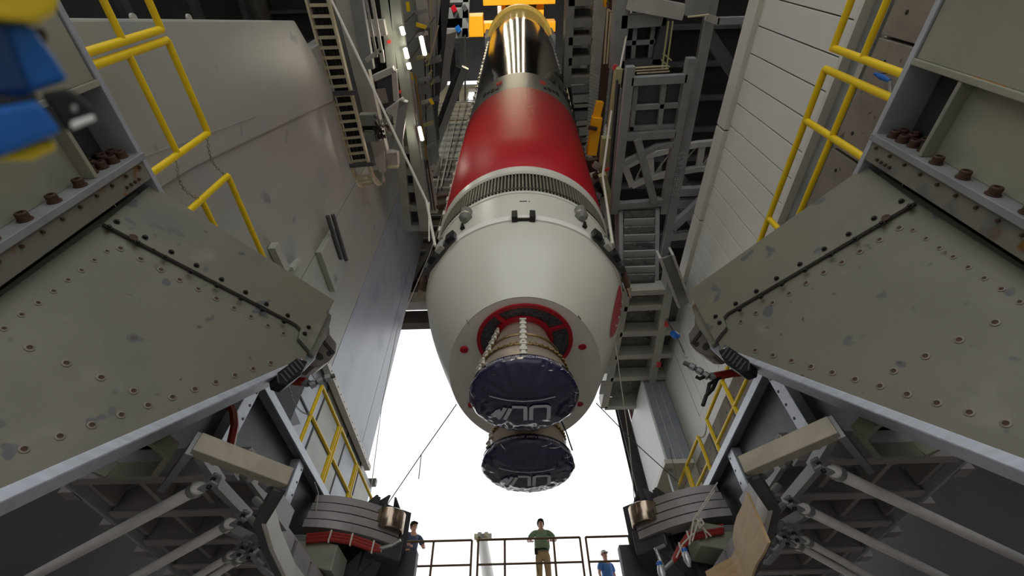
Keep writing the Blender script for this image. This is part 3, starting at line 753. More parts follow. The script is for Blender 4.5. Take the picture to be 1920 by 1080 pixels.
# stencils and red tags on the grey band
for sgn in (-1,1):
    p, nv, tv = sk(sgn*R(22), RR+.02, 17.1); MB().obox(p, nv*.02, tv*.10, axr*.14).build('red_tag', 'tag_red', rk)
    for k in range(4):
        p, nv, tv = sk(sgn*R(24+5*k), RR+.012, 16.5+.12*k); MB().obox(p, nv*.008, tv*.06, axr*(.18 if k%2 else .1)).build('marking', 'black', rk)
# cable run along the left side
mb = MB()
pts = [RK(-1.97, -.36, z) for z in [9.4+i*.8 for i in range(31)]]
mb.tube(pts, .03, 5)
for i in range(30): mb.obox(lerp(pts[i],pts[i+1],.5), (.05,0,0), (0,.05,0), (0,0,.10))
mb.build('cable_run', 'lug', rk)
mb = MB(); pts = [RK(1.98, -.30, z) for z in [7.4+i*.9 for i in range(29)]]; mb.tube(pts, .03, 5)
for i in range(28): mb.obox(lerp(pts[i],pts[i+1],.5), (.06,0,0), (0,.05,0), (0,0,.12))
mb.build('cable_run', 'steel_dark', rk)
mb = MB()
for i in range(60):
    p, nv, tv = sk(R(58+i*.75), RR+.03, 8.30-.016*i); mb.obox(p, nv*.02, tv*.012, axr*.03)
    p, nv, tv = sk(R(-58-i*.75), RR+.03, 8.30-.016*i); mb.obox(p, nv*.02, tv*.012, axr*.03)
mb.build('skirt_rivets', 'galv', rk, kind='stuff')

# ================================================================== OVERHEAD CRANE
cr = empty('bridge_crane', (0,5.5,37), 'yellow bridge crane above the rocket nose', 'crane')
def zb2(p, q, z, depth, name, mt, par, th=.5):     # box on a horizontal plane between two photographed corners
    a, b = onZ(*p, z), onZ(*q, z)
    return MB().box((min(a.x,b.x),min(a.y,b.y),z),(max(a.x,b.x),max(a.y,b.y),z+th)).build(name, mt, par, bevel=.03)
zb2((876,64),(1042,40),37, 0, 'lower_girder', 'crane_yellow', cr, 1.2)
zb2((876,70),(905,30),36.6, 0, 'end_truck', 'crane_yellow', cr, 1.6)
zb2((906,11),(1042,-14),38, 0, 'upper_girder', 'crane_yellow', cr, 1.4)
for a, b in ((935,948),(1006,1020)): zb2((a,38),(b,8),38.6, 0, 'cross_tie', 'crane_yellow', cr, .8)
zb2((973,38),(981,8),38.4, 0, 'hook_beam', 'crane_yellow', cr, .8)
zb2((945,30),(972,27),38.0, 0, 'drum_shaft', 'cream', cr, .2)
zb2((980,30),(1004,27),38.0, 0, 'drum_shaft', 'cream', cr, .2)
zb2((945,38),(1006,8),40.2, 0, 'trolley_housing', 'brownpanel', cr, 1.0)
zb2((933,27),(940,11),38.0, 0, 'notice_plate', 'hat_white', cr, .1)
p = onZ(977,22,37.8); MB().lathe([(.0,-.3),(.25,-.3),(.35,0),(.35,.3),(.2,.4)], p, 16).build('sheave', 'crane_yellow', cr, True)
lf = empty('lifting_ring', T0, 'dark yellow lifting ring clamped round the rocket nose', 'lifting ring')
MB().lathe([(RR-.02,0),(RR+.18,0),(RR+.18,.5),(RR-.02,.5)], T0+Vector((0,0,-.6)), 64).build('ring', 'yellow_dull', lf, True)
for sx in (-1,1):
    MB().box((T0.x+sx*2.1-.16,5.4,34.0),(T0.x+sx*2.1+.16,6.2,37.0)).build('side_bracket', 'steel_dark', lf)
    MB().bar((T0.x+sx*2.1,5.8,36.6),(T0.x+sx*1.3,5.8,35.0), .2, .2).build('gusset', 'yellow_dull', lf)
for x in (-.25,.25): MB().tube([(T0.x+x,5.6,35.4),(T0.x+x*1.2,5.2,38.2)], .03, 6).build('hoist_cable', 'black', lf)

# ================================================================== STEELWORK AND PLATFORMS OVERHEAD
def hbar(par, name, p, q, z, w, th, mt, z2=None):
    a = onZ(*p, z); b = onZ(*q, z2 if z2 else z)
    return MB().bar(a+Vector((0,0,th/2)), b+Vector((0,0,th/2)), w, th).build(name, mt, par, bevel=.008)
def hquad(par, name, L, z, th, mt):
    return MB().prism([onZ(*p, z) for p in L], (0,0,th)).build(name, mt, par)
def hthing(name, label, cat, p, z, group=None): return empty(name, onZ(*p, z), label, cat, group)

# ---- right: framed platform with the four-pane grid
e = hthing('framed_platform', 'grey steel platform frame with grid panel right of the rocket', 'platform', (1220,260), 10)
hbar(e,'side_beam',(1184,126),(1152,402),10,.17,.2,'steel_grey'); hbar(e,'side_beam',(1299,110),(1245,402),10,.17,.2,'steel_grey')
for a, b in (((1184,154),(1289,148)),((1176,258),(1268,252)),((1160,388),(1244,381))): hbar(e,'cross_beam',a,b,10,.16,.15,'steel_grey')
hquad(e,'grid_panel',[(1186,160),(1288,156),(1270,246),(1178,250)],10.25,.05,'steel_dark')
hbar(e,'grid_bar',(1246,158),(1236,246),10.1,.10,.1,'steel_grey'); hbar(e,'grid_bar',(1183,203),(1276,198),10.1,.10,.1,'steel_grey')
hbar(e,'grid_bar',(1193,162),(1184,246),10.1,.10,.1,'steel_grey'); hbar(e,'grid_bar',(1180,242),(1270,238),10.1,.10,.1,'steel_grey')
hbar(e,'diagonal',(1196,262),(1228,382),9.95,.16,.12,'steel_grey')
hbar(e,'diagonal',(1170,308),(1234,276),10.0,.12,.12,'steel_grey'); hbar(e,'diagonal',(1232,277),(1264,272),10.0,.12,.12,'steel_grey')
for k in range(3): hbar(e,'hand_rail',(1190+2*k,128+5*k),(1252+2*k,124+5*k),10.5,.03,.03,'cream')
# ---- the long column and its bracket
e = hthing('steel_column', 'long grey steel beam with chalk marks beside the white siding', 'beam', (1290,240), 10.3)
bm_ = hbar(e,'flange',(1343,-20),(1246,482),10.3,.19,.06,'steel_grey'); hbar(e,'web',(1337,-20),(1241,482),10.36,.05,.2,'steel_dark')
vs_, fs_ = text_mesh('BEHEL 1V23', .21)
a, b = onZ(1262,380,10.285), onZ(1283,268,10.285); d = (b-a).normalized(); sd = d.cross(Vector((0,0,-1))); c = (a+b)/2
MB().add([c+d*v.x+sd*(v.y-.07) for v in vs_], fs_).build('chalk_words', 'chalk', bm_)
e = hthing('beam_bracket', 'grey bracket joining the long column to the siding trim at the top', 'bracket', (1330,25), 10.1)
hquad(e,'gusset_plate',[(1288,-10),(1334,-10),(1328,28),(1287,30)],10.15,.1,'steel_grey')
hquad(e,'tie_plate',[(1328,25),(1350,33),(1347,48),(1322,38)],10.05,.06,'steel_light')
hquad(e,'end_plate',[(1410,22),(1442,24),(1434,55),(1392,50)],10.0,.1,'steel_grey')
hbar(e,'tie_bar',(1345,40),(1412,38),10.05,.12,.1,'steel_grey')
hbar(e,'tie_bar',(1290,32),(1330,28),10.0,.03,.03,'cream')
# ---- arched light truss
e = hthing('arched_truss', 'light grey arched truss seen behind the right platform frame', 'truss', (1260,300), 13)
top = [(1166,318),(1212,294),(1260,282),(1310,272),(1352,268)]; bot = [(1186,350),(1222,335),(1262,326),(1310,318),(1350,316)]
for i in range(4):
    hbar(e,'top_chord',top[i],top[i+1],13,.16,.16,'steel_light'); hbar(e,'bottom_chord',bot[i],bot[i+1],13,.16,.16,'steel_light')
for i in range(5): hbar(e,'strut',(top[i][0]+8,top[i][1]),bot[i],13.02,.18,.08,'steel_light')
for i in range(4): hbar(e,'cross_wire',bot[i],top[i+1],13.1,.03,.03,'steel_light')
for i in range(4): hquad(e,'gusset_plate',[bot[i],(bot[i][0]+18,bot[i][1]-4),(top[i][0]+30,top[i][1]+6)],13.15,.02,'steel_grey')
# ---- upper frame above the grid platform
e = hthing('framed_platform', 'darker upper steel frame above the grid platform near the top edge', 'platform', (1200,60), 14)
hbar(e,'side_beam',(1168,-15),(1158,132),14,.36,.4,'steel_grey'); hbar(e,'cross_beam',(1165,42),(1250,36),14,.30,.3,'steel_grey')
hbar(e,'side_beam',(1255,30),(1232,122),14,.30,.3,'steel_dark'); hbar(e,'cross_beam',(1160,122),(1240,118),14,.2,.3,'steel_dark')
hbar(e,'angled_beam',(1180,4),(1284,24),13.8,.34,.3,'steel_light')
hquad(e,'grid_panel',[(1166,46),(1248,42),(1236,118),(1160,120)],14.4,.05,'black')
hbar(e,'grid_bar',(1192,44),(1186,118),14.2,.12,.1,'steel_grey'); hbar(e,'grid_bar',(1226,44),(1218,118),14.2,.12,.1,'steel_grey'); hbar(e,'grid_bar',(1164,82),(1240,78),14.2,.12,.1,'steel_grey')
for k in range(2): hbar(e,'hand_rail',(1262-8*k,40),(1250-8*k,128),13.6,.04,.04,'lit_beam')
hbar(e,'hand_rail',(1243,100),(1260,114),13.6,.03,.03,'lit_beam'); hbar(e,'hand_rail',(1240,112),(1256,126),13.6,.03,.03,'lit_beam')
# ---- dark diagonals between column and siding
e = hthing('wind_bracing', 'dark diagonal bracing between the long column and the siding trim', 'bracing', (1330,300), 13.5)
for hx, hy in ((1300,362),(1310,440)): pz = onZ(hx,hy,12.5); MB().bar(pz, (pz.x,pz.y,15.52), .12, .12, (0,1,0)).build('hanger', 'steel_dark', e)
hbar(e,'brace',(1326,60),(1392,158),14,.3,.2,'steel_dark'); hbar(e,'brace',(1348,350),(1262,430),12,.22,.2,'steel_grey')
for a, b in (((1268,362),(1362,358)),((1262,385),(1346,380)),((1255,410),(1340,404)),((1258,446),(1330,440))): hbar(e,'girt',a,b,12.4,.24,.2,'steel_grey')
# ---- corrugated wall strip
e = hthing('corrugated_panel', 'tall strip of corrugated cladding right of the red section', 'cladding', (1120,150), 18)
hquad(e,'backing',[(1117,-10),(1150,-10),(1128,296),(1098,296)],18.1,.05,'steel_dark')
for k in range(46):
    t = k/45; hbar(e,'corrugation',(1116-18*t,-10+300*t),(1150-22*t,4+300*t),18.0,.10,.10,'steel_light')
# ---- pocketed platform
e = hthing('pocketed_platform', 'grey platform with deep rectangular pockets right of the dark tank', 'platform', (1085,80), 22)
hbar(e,'side_beam',(1071,-15),(1063,166),22,.34,.8,'steel_light'); hbar(e,'side_beam',(1118,-15),(1108,166),22,.2,.8,'steel_light')
ysx = [2,42,76,114,150]
for yv in ysx: hbar(e,'cross_beam',(1066,yv+2),(1112,yv),22,.30,.8,'steel_light')
for a, b in zip(ysx, ysx[1:]): hquad(e,'pocket_plate',[(1069,a+14),(1112,a+14),(1109,b),(1066,b)],22.9,.05,'mottle')
e = hthing('pocketed_platform', 'row of short stacked steel beams right of the red section', 'platform', (1085,230), 22)
for k, yv in enumerate((168,186,196,216,230,246,262,280,296)): hbar(e,'cross_beam',(1072+k*2,yv+2),(1104-k*.5,yv),20,.34 if k%2 else .2,.4,'steel_light' if k%3 else 'steel_grey')
hbar(e,'side_beam',(1088,168),(1086,300),20.5,.2,.3,'steel_grey')
hquad(e,'deck_plate',[(1064,164),(1110,164),(1100,310),(1096,310)],21,.05,'black')
# ---- cluttered inner edge of the right platforms
e = hthing('platform_edge', 'rust stained platform edge with pipes beside the corrugated strip', 'platform', (1135,250), 13)
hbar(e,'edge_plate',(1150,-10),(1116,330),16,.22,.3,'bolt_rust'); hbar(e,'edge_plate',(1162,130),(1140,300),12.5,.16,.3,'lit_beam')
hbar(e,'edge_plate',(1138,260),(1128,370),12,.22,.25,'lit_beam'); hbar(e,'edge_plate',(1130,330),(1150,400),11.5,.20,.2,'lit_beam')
hbar(e,'edge_plate',(1118,330),(1140,470),12.0,.45,.3,'steel_light')
hbar(e,'edge_rail',(1140,18),(1133,120),15,.05,.05,'cream'); hbar(e,'edge_rail',(1146,20),(1138,120),15,.05,.05,'cream'); hbar(e,'edge_rail',(1140,18),(1148,24),15,.05,.05,'cream')
for k in range(5): hbar(e,'pipe',(1158+k*3,150+8*k),(1138+k*2,395),11.8,.06,.06,('steel_dark','black','steel_grey')[k%3])
for k in range(4): hquad(e,'pocket_plate',[(1124,352+34*k),(1144,351+34*k),(1146,372+34*k),(1128,373+34*k)],12.3,.02,'black')
hbar(e,'bracket',(1112,300),(1112,345),12.6,.3,.2,'bolt_rust')
for k in range(7): hbar(e,'clutter_box',(1116+random.uniform(-3,5),310+k*18),(1120+random.uniform(-3,6),316+k*18),11.9,.16,.16,('galv','bolt_rust','black')[k%3])
for (a,b_) in ((1150,124),(1136,316)): hbar(e,'red_tag',(a,b_),(a+5,b_+4),11.6,.12,.02,'tag_red')
e = hthing('chain_hoist', 'orange yellow hoist arm hanging beside the corrugated strip', 'hoist', (1117,250), 14)
hbar(e,'arm',(1121,222),(1110,292),14,.28,.3,'crane_yellow'); hbar(e,'upper_arm',(1126,192),(1118,226),14.1,.2,.2,'crane_yellow'); hbar(e,'hook',(1104,240),(1120,243),13.9,.1,.1,'bolt_rust')
e = hthing('chain_hoist', 'small yellow trolley at the top edge over the corrugated strip', 'hoist', (1139,8), 17)
hquad(e,'body',[(1132,-8),(1148,-8),(1146,12),(1134,14)],17,.3,'crane_yellow'); hquad(e,'hole_plate',[(1137,4),(1142,4),(1141,9),(1137,9)],16.98,.02,'black')

# ---- stair and lower right platform
e = hthing('open_stair', 'open tread steel stair leading down to the right lower platform', 'stairs', (1195,530), 8.8)
for k in range(10):
    t = k/9; yv = 390+134*t; z = 10.2-1.4*t
    hbar(e,'tread',(1170-2*t,yv),(1226+2*t,yv-2),z,.24,.04,'mottle' if k%2 else 'steel_light'); hbar(e,'nosing',(1170-2*t,yv+6),(1226+2*t,yv+4),z-.03,.04,.08,'steel_dark')
hbar(e,'stringer',(1163,388),(1164,536),10.2,.10,.4,'steel_grey',8.8); hbar(e,'stringer',(1232,380),(1230,536),10.2,.10,.4,'steel_grey',8.8)
PZ = 8.5
e = hthing('lower_platform', 'grey steel platform underside with cross beams right of the engine', 'platform', (1205,650), PZ)
hbar(e,'side_beam',(1177,540),(1133,766),PZ,.20,.4,'steel_light'); hbar(e,'inner_beam',(1262,510),(1214,766),PZ-.02,.20,.4,'steel_light')
for (ya, x0, x1) in ((551,1176,1258),(580,1170,1252),(628,1162,1284),(671,1153,1284),(712,1145,1274),(766,1134,1260)):
    hbar(e,'cross_beam',(x0,ya),(x1,ya-4),PZ,.16,.36,'steel_light')
yy_ = [551,580,628,671,712,766]
for a, b in zip(yy_, yy_[1:]):
    hquad(e,'deck_plate',[(1178-(a-545)*.2,a-22),(1300-(a-545)*.16,a-22),(1300-(b-545)*.16,b-22),(1178-(b-545)*.2,b-22)],PZ+.42,.03,'mottle')
for k, (a, b) in enumerate(((1251,608),(1236,684),(1222,746))):
    o_ = hquad(e,'red_tag',[(a-4,b-5),(a+4,b-5),(a+3,b+5),(a-5,b+5)],PZ-.04,.012,'tag_red')
# hand rail on the rocket side of the platform
for k in range(6):
    p = onZ(1176-8*k, 548+40*k, PZ); MB().tube([p, p+Vector((-.12,0,1.0))], .02, 6).build('rail_post', 'galv', e)
a_, b_ = onZ(1176,548,PZ), onZ(1136,748,PZ)
for h_ in (.5,1.0): MB().tube([a_+Vector((-.06*2*h_,0,h_)), b_+Vector((-.06*2*h_,0,h_))], .02, 6).build('hand_rail', 'galv', e)
for k in range(5):
    p = onZ(1172-8*k, 568+40*k, PZ-.1); MB().box(p+Vector((-.22,-.25,0)), p+Vector((-.06,.25,.06))).build('toe_bracket', 'galv', e)
e = hthing('channel_beam', 'short grey channel beam ending beside the right pedestal tip', 'beam', (1260,520), 8.2)
hquad(e,'web',[(1240,486),(1262,478),(1298,566),(1276,574)],8.25,.04,'steel_grey')
hbar(e,'flange',(1238,484),(1274,578),8.0,.05,.3,'steel_light'); hbar(e,'flange',(1262,478),(1296,570),8.0,.05,.3,'steel_light')
for k, (a, b, lb) in enumerate(((1266,628,'blue safety reel hanging beside the right pedestal tip'),(1232,764,'blue safety reel hanging over the white enclosure'))):
    p = onZ(a, b, 7.9); t = empty('safety_reel', p, lb, 'reel', 'blue fall arrest reels')
    MB().lathe([(0,-.07),(.08,-.07),(.12,-.04),(.12,.04),(.08,.07),(0,.07)], p, 16, (.5,-.8,.2)).build('housing', 'blue_device', t, True)
    MB().lathe([(0,.075),(.06,.075),(.06,.06)], p, 12, (.5,-.8,.2)).build('hub', 'hat_white', t, True)
    MB().tube([p+Vector((-.05,0,.6)), p+Vector((0,0,.1))], .02, 6).build('sling', 'wire', t)
    MB().tube([p+Vector((.02,0,-.1)), p+Vector((.06,.05,-.55))], .016, 6).build('lanyard', 'wire', t)
    MB().tube([p+Vector((.06,.05,-.55)), p+Vector((.02,.05,-.65)), p+Vector((.08,.05,-.7))], .022, 6).build('hook', 'galv', t)

# ---- white enclosure and pipe columns beyond the lower platform
en = empty('equipment_enclosure', (3.7,10.2,6), 'white panelled enclosure under the right lower platform', 'enclosure')
MB().box((3.55,9.7,6.05),(4.19,11.6,8.6)).build('body', 'duct_white', en, bevel=.02)
for k in range(3): MB().box((3.60+k*.2,9.68,6.1),(3.78+k*.2,9.71,8.55)).build('front_panel', 'wall_blue', en)
MB().box((3.5,9.65,5.95),(4.19,11.62,6.06)).build('base_lip', 'white_trim', en)
for yy in (9.9,11.2): MB().box((3.6,yy,4.42),(3.72,yy+.12,5.95)).build('leg', 'steel_grey', en)
for k, (a, lb, mt, r_) in enumerate(((1172,'left dark steel column under the right lower platform','steel_dark',.14),(1183,'slim white pipe beside the steel columns on the right','galv',.05),(1190,'second slim white pipe beside the steel columns on the right','galv',.05),(1200,'cable ladder column with clips left of the white enclosure','steel_grey',.16))):
    p = onY(a, 800, 12.0)
    e = empty('steel_column' if r_ > .1 else 'riser_pipe', (p.x,12,4.42), lb, 'column' if r_ > .1 else 'pipe')
    if r_ > .1:
        MB().box((p.x-r_,12-r_,4.42),(p.x+r_,12-r_+.04,12)).build('flange', mt, e); MB().box((p.x-.03,12-r_,4.42),(p.x+.03,12+r_,12)).build('web', mt, e)
        MB().box((p.x-r_,12+r_,4.42),(p.x+r_,12+r_+.04,12)).build('flange', mt, e)
        if k == 3:
            for u in range(16): MB().box((p.x-.1,11.76,4.8+u*.42),(p.x+.08,11.86,4.95+u*.42)).build('clip', 'steel_light', e)
    else:
        MB().tube([(p.x,12,4.42),(p.x,12,12)], r_, 8).build('pipe', mt, e, True); MB().lathe([(r_+.03,0),(r_+.03,.1)], (p.x,12,6.4), 10, cap0=True, cap1=True).build('coupling', mt, e)
# ---- left: slotted girder, cable tray, light platforms
e = hthing('slotted_girder', 'green grey slotted girder with square openings left of the rocket', 'girder', (760,220), 14)
hbar(e,'chord',(720,-15),(764,434),14,.26,.3,'steel_green'); hbar(e,'chord',(736,-15),(796,434),14,.30,.3,'steel_green')
hquad(e,'web_plate',[(718,-15),(738,-15),(768,280),(745,284)],14.2,.06,'steel_green')
hquad(e,'back_plate',[(740,280),(765,280),(798,430),(760,430)],14.7,.05,'black')
for yv in (282,323,355,391,428):
    x0 = 720+(yv+15)*.098; x1 = 736+(yv+15)*.1336; hbar(e,'batten',(x0,yv),(x1,yv),14.1,.22,.25,'steel_green')
for a, b in ((729,78),(748,172)): hquad(e,'red_tag',[(a-4,b-2),(a+4,b-3),(a+4,b+3),(a-3,b+4)],13.95,.02,'tag_red')
# second wide beam with the fluorescent tubes
e = hthing('lamp_beam', 'wide grey beam carrying lit fluorescent tubes left of the rocket', 'beam', (790,150), 17)
hbar(e,'flange',(768,-15),(812,330),17,.55,.3,'steel_green'); hbar(e,'flange',(748,-15),(778,200),17.6,.4,.3,'steel_dark')
hquad(e,'duct_plate',[(778,-10),(800,-10),(806,52),(786,54)],16.8,.1,'palepanel')
hquad(e,'grating',[(770,158),(802,158),(806,176),(775,178)],16.8,.05,'mottle')
lampspots = [((752,50),(757,66),'lit fluorescent tube nearest the top left of the lamp beam'),((759,90),(764,110),'middle lit fluorescent tube in the row on the lamp beam'),
             ((765,118),(768,130),'lowest lit fluorescent tube in the row on the lamp beam'),((789,68),(797,104),'longest lit fluorescent tube right of the row on the lamp beam'),
             ((786,238),(792,264),'lit fluorescent tube low on the left platforms')]
for a, b, lb in lampspots:
    t = empty('fluorescent_lamp', onZ(*a,13.85), lb, 'lamp', 'fluorescent tubes on the left platforms')
    hbar(t,'tube',a,b,13.75,.045,.045,'lamp'); hbar(t,'housing',a,b,13.83,.12,.06,'steel_light'); hp0 = onZ(*a,13.86); MB().tube([hp0, Vector((hp0.x,hp0.y,17.05))], .015, 6).build('hanger', 'steel_dark', t)
e = hthing('lattice_walkway', 'lattice of rails and panels between the lamp beam and the rocket', 'platform', (815,200), 18)
hbar(e,'side_beam',(836,-15),(800,330),19,.3,.3,'steel_dark'); 
hquad(e,'pale_panel',[(800,-10),(826,-10),(828,90),(812,130),(806,50)],19,.05,'palepanel')
hquad(e,'pale_panel',[(832,66),(856,60),(838,160),(822,178)],20,.05,'steel_light')
for k in range(6):
    yv = 110+38*k; hbar(e,'cross_beam',(792+k*1.5,yv+10),(826-k*2,yv),17.5,.18,.2,'steel_grey'); hquad(e,'panel',[(790,yv+12),(822,yv+4),(820,yv+34),(793,yv+38)],18,.04,'steel_dark')
for k in range(5): hbar(e,'rail',(795+6*k,-10),(800+5*k,330),17+.3*k,.05,.05,('steel_light','steel_grey','cream')[k%3])
hbar(e,'angled_rail',(798,138),(822,48),17.1,.05,.05,'cream')
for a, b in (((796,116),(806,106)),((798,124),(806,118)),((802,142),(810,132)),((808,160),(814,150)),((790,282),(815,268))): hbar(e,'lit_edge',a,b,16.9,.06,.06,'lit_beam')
hbar(e,'end_plate',(800,325),(812,400),15.5,.35,.2,'steel_light'); hbar(e,'end_strut',(790,330),(815,312),15.6,.12,.12,'steel_light')
hbar(e,'end_strut',(826,295),(812,330),16,.1,.1,'steel_light')
for k in range(4): hbar(e,'pipe',(786+5*k,300),(800+5*k,395),15.3,.05,.05,('bolt_rust','steel_light','steel_dark')[k%3])
for k in range(7):
    yv = 20+42*k; hbar(e,'toe_plate',(772+k*4.5,yv+6),(800+k*2.5,yv),16.3,.10,.12,('steel_grey','steel_light','lit_beam')[k%3])
for k in range(3): hbar(e,'guard_bar',(772+6*k,140),(798+7*k,330),16.0+.2*k,.05,.05,('steel_light','yellow_dull','steel_grey')[k])
for a, b in (((764,4),(766,22)),((780,46),(800,52)),((769,136),(772,150)),((806,186),(812,196))): hbar(e,'safety_strap',a,b,15.6,.10,.05,'yellow')
for a, b in (((820,371),(846,368)),((818,390),(842,384))): hbar(e,'clamp_arm',a,b,13.0,.08,.1,'bolt_rust')
hquad(e,'kick_panel',[(800,196),(820,190),(824,262),(806,268)],17.3,.04,'steel_dark')
# boxy platform brackets near the crane on the left
e = hthing('platform_bracket', 'dark boxy platform brackets at the top left of the rocket nose', 'bracket', (850,30), 26)
for yv in (-6,24,62): hbar(e,'cross_beam',(824,yv+2),(878,yv),26,.42,.5,'steel_grey')
for k, xv in enumerate((828,874)): hbar(e,'side_beam',(xv,-10),(xv-2,70),26,.3,.5,'steel_grey' if k else 'steel_dark')
hquad(e,'back_plate',[(824,-10),(880,-10),(876,64),(826,66)],26.8,.05,'black')
for a, b, mt in ((848,12,'red_paint'),(856,50,'blue_device'),(842,66,'red_paint'),(868,10,'steel_dark')): hbar(e,'fitting',(a,b),(a+6,b+10),25.8,.2,.2,mt)
# sloping light beam towards the doorway
e = hthing('sloping_beam', 'pale sloping beam between the left platforms and the bright window', 'beam', (850,210), 22)
hbar(e,'flange',(872,128),(812,290),22,.30,.3,'galv'); hbar(e,'web',(862,128),(806,285),22.3,.35,.3,'steel_dark')
hbar(e,'post',(858,80),(858,190),24,.14,.2,'steel_grey'); hbar(e,'post',(872,66),(872,190),24,.08,.1,'steel_light')
hbar(e,'post',(848,90),(850,180),24.2,.25,.2,'steel_dark')
# thin grid of rods on the front wall
e = empty('door_grid', (-4.5,13.6,30), 'dark grid of thin rods left of the rocket above the doorway', 'grid')
for k in range(6): MB().tube([onY(878-26*k*.55,185,13.65), onY(838-22*k*.5,330+20*k,13.65)], .05, 6).build('rod', 'steel_light' if k%2 else 'steel_grey', e)
for yv in (190,222,260,300): MB().tube([onY(835,yv,13.65), onY(895,yv-2,13.65)], .05, 6).build('cross_rod', 'steel_grey', e)

# ---- cable tray
TZ = 12.1
ct = hthing('cable_tray', 'pale ladder shaped cable tray running along the top of the left wall', 'cable tray', (640,150), TZ)
l0, l1, r0, r1 = onZ(570,-20,TZ), onZ(659,312,TZ), onZ(611,-20,TZ), onZ(692,308,TZ)
curve = []
for p0, p1 in ((l0,l1),(r0,r1)):
    d = (p1-p0).normalized(); pts = [p0, p1]
    for k in range(1, 10): a = R(12*k); pts.append(p1+d*(.80*math.sin(a))+Vector((0,0,.80*(1-math.cos(a)))))
    curve.append(pts); mb = MB()
    for a, b in zip(pts, pts[1:]): mb.bar(a, b, .05, .16)
    mb.build('side_rail', 'tray', ct)
nr = 19
for k in range(nr):
    t = .02+k/nr; MB().bar(lerp(l0,l1,t), lerp(r0,r1,t), .06, .05).build('rung', 'tray', ct)
for k in (3,4,6,8,10): MB().bar(curve[0][k], curve[1][k], .05, .05).build('rung', 'tray', ct)
for k in range(4):
    t = .2+.2*k; MB().tube([lerp(l0,r0,t)+Vector((0,0,.1)), lerp(l1,r1,t)+Vector((0,0,.1))], .05, 6).build('cable', 'black', ct)
for t in (.53,.99): MB().bar(lerp(l0,l1,t)+Vector((-.15,0,-.08)), lerp(r0,r1,t)+Vector((.15,0,-.08)), .1, .05).build('hanger_bar', 'steel_dark', ct)
# ---- column and equipment box between tray and girder
e = hthing('equipment_gantry', 'grey support frame with cabinet between the cable tray and slotted girder', 'frame', (700,150), 13)
hbar(e,'post_beam',(640,-15),(716,300),13.6,.42,.3,'steel_light'); hbar(e,'post_beam',(628,-15),(700,310),13.8,.25,.3,'steel_grey'); hbar(e,'post_beam',(665,-15),(690,130),13.5,.3,.2,'steel_grey')
hbar(e,'rail',(683,-15),(706,108),13,.06,.06,'galv'); hbar(e,'rail',(695,-15),(714,95),13,.08,.08,'steel_light'); hbar(e,'rail',(686,114),(714,94),13,.1,.1,'steel_light'); hbar(e,'rail',(714,94),(717,118),13,.1,.1,'steel_light')
hbar(e,'cross_beam',(676,55),(722,52),13.8,.35,.2,'steel_light'); 
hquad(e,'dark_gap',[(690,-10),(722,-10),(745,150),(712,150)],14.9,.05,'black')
hquad(e,'cabinet',[(704,146),(738,130),(740,196),(716,205)],12.9,.35,'steel_dark'); hbar(e,'cabinet_rim',(700,148),(738,131),12.8,.14,.2,'steel_light'); hbar(e,'cabinet_rim',(738,132),(742,190),12.8,.12,.2,'steel_light')
hquad(e,'cabinet_door',[(705,168),(722,166),(728,192),(710,196)],12.75,.04,'concrete')
hbar(e,'angled_arm',(726,212),(757,190),12.6,.16,.2,'steel_light'); hbar(e,'angled_arm',(756,190),(744,282),12.6,.22,.2,'steel_grey')
hquad(e,'shelf',[(672,216),(704,216),(708,236),(674,236)],12.9,.25,'steel_green'); hquad(e,'shelf',[(680,250),(712,250),(712,266),(682,266)],12.9,.25,'steel_green')
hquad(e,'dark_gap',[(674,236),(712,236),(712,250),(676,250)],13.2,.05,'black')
for k in range(12):
    a, b = 704+random.uniform(-4,28), 212+random.uniform(0,36)
    p = [onZ(a+u*4*random.uniform(.5,1.5), b+random.uniform(-8,8)+u*5, 12.6+.03*u) for u in range(4)]; MB().tube(p, .035, 6).build('cable_loop', ('black','bolt_rust','galv','steel_dark')[k%4], e, True)
hquad(e,'end_plate',[(724,288),(744,286),(746,312),(728,314)],12.8,.3,'steel_light'); hbar(e,'end_lip',(726,315),(746,314),12.7,.06,.2,'cream')
hquad(e,'foot_plate',[(692,320),(716,318),(716,342),(700,340)],12.6,.3,'steel_green'); hquad(e,'gusset',[(702,300),(720,285),(724,322),(712,324)],12.5,.05,'steel_light')

# ================================================================== ROPES AND WIRES
def line(name, label, pts, r, mt='rope', sag=0, cat='rope'):
    P_ = []
    for a, b in zip(pts, pts[1:]):
        for k in range(10): t = k/10; P_.append(lerp(a,b,t)+Vector((0,0,-sag*4*t*(1-t))))
    P_.append(Vector(pts[-1])); return tag(MB().tube(P_, r, 6).build(name, mt, smooth=True), label, cat)
fl, _, _ = sk(R(-50), RR+.2, 7.40); fr, _, _ = sk(R(50), RR+.2, 7.40)
line('tag_line', 'thick white rope slanting from the top left down to the rocket skirt', [onZ(612,-20,11.5), onZ(800,378,9.0), fl], .028)
line('tag_line', 'thin second rope joining the white rope at the left rocket fitting', [onZ(800,380,9.0)+Vector((.05,0,0)), fl+Vector((-.12,-.05,.1))], .016)
line('tag_line', 'white rope falling from the top right to the rocket skirt', [onZ(1192,-20,15), onZ(1146,210,12.5), onZ(1130,330,10.5), fr], .028)
line('tag_line', 'thin light rope hanging down past the doorway edge left of the boat tail', [onY(862,300,7.6), onY(808,470,8.5), onY(744,620,9.5), onY(716,760,10.5), onY(690,960,11.0)], .012)
line('tag_line', 'grey line running from the boat tail down left across the sky', [onZ(856,758,5.6), onY(790,852,8), onY(720,955,9.5)], .010, 'wire')
line('tag_line', 'short line end dangling from the grey line in the left of the sky', [onY(790,852,8), onY(787,880,8), onY(785,898,8)], .010, 'wire')
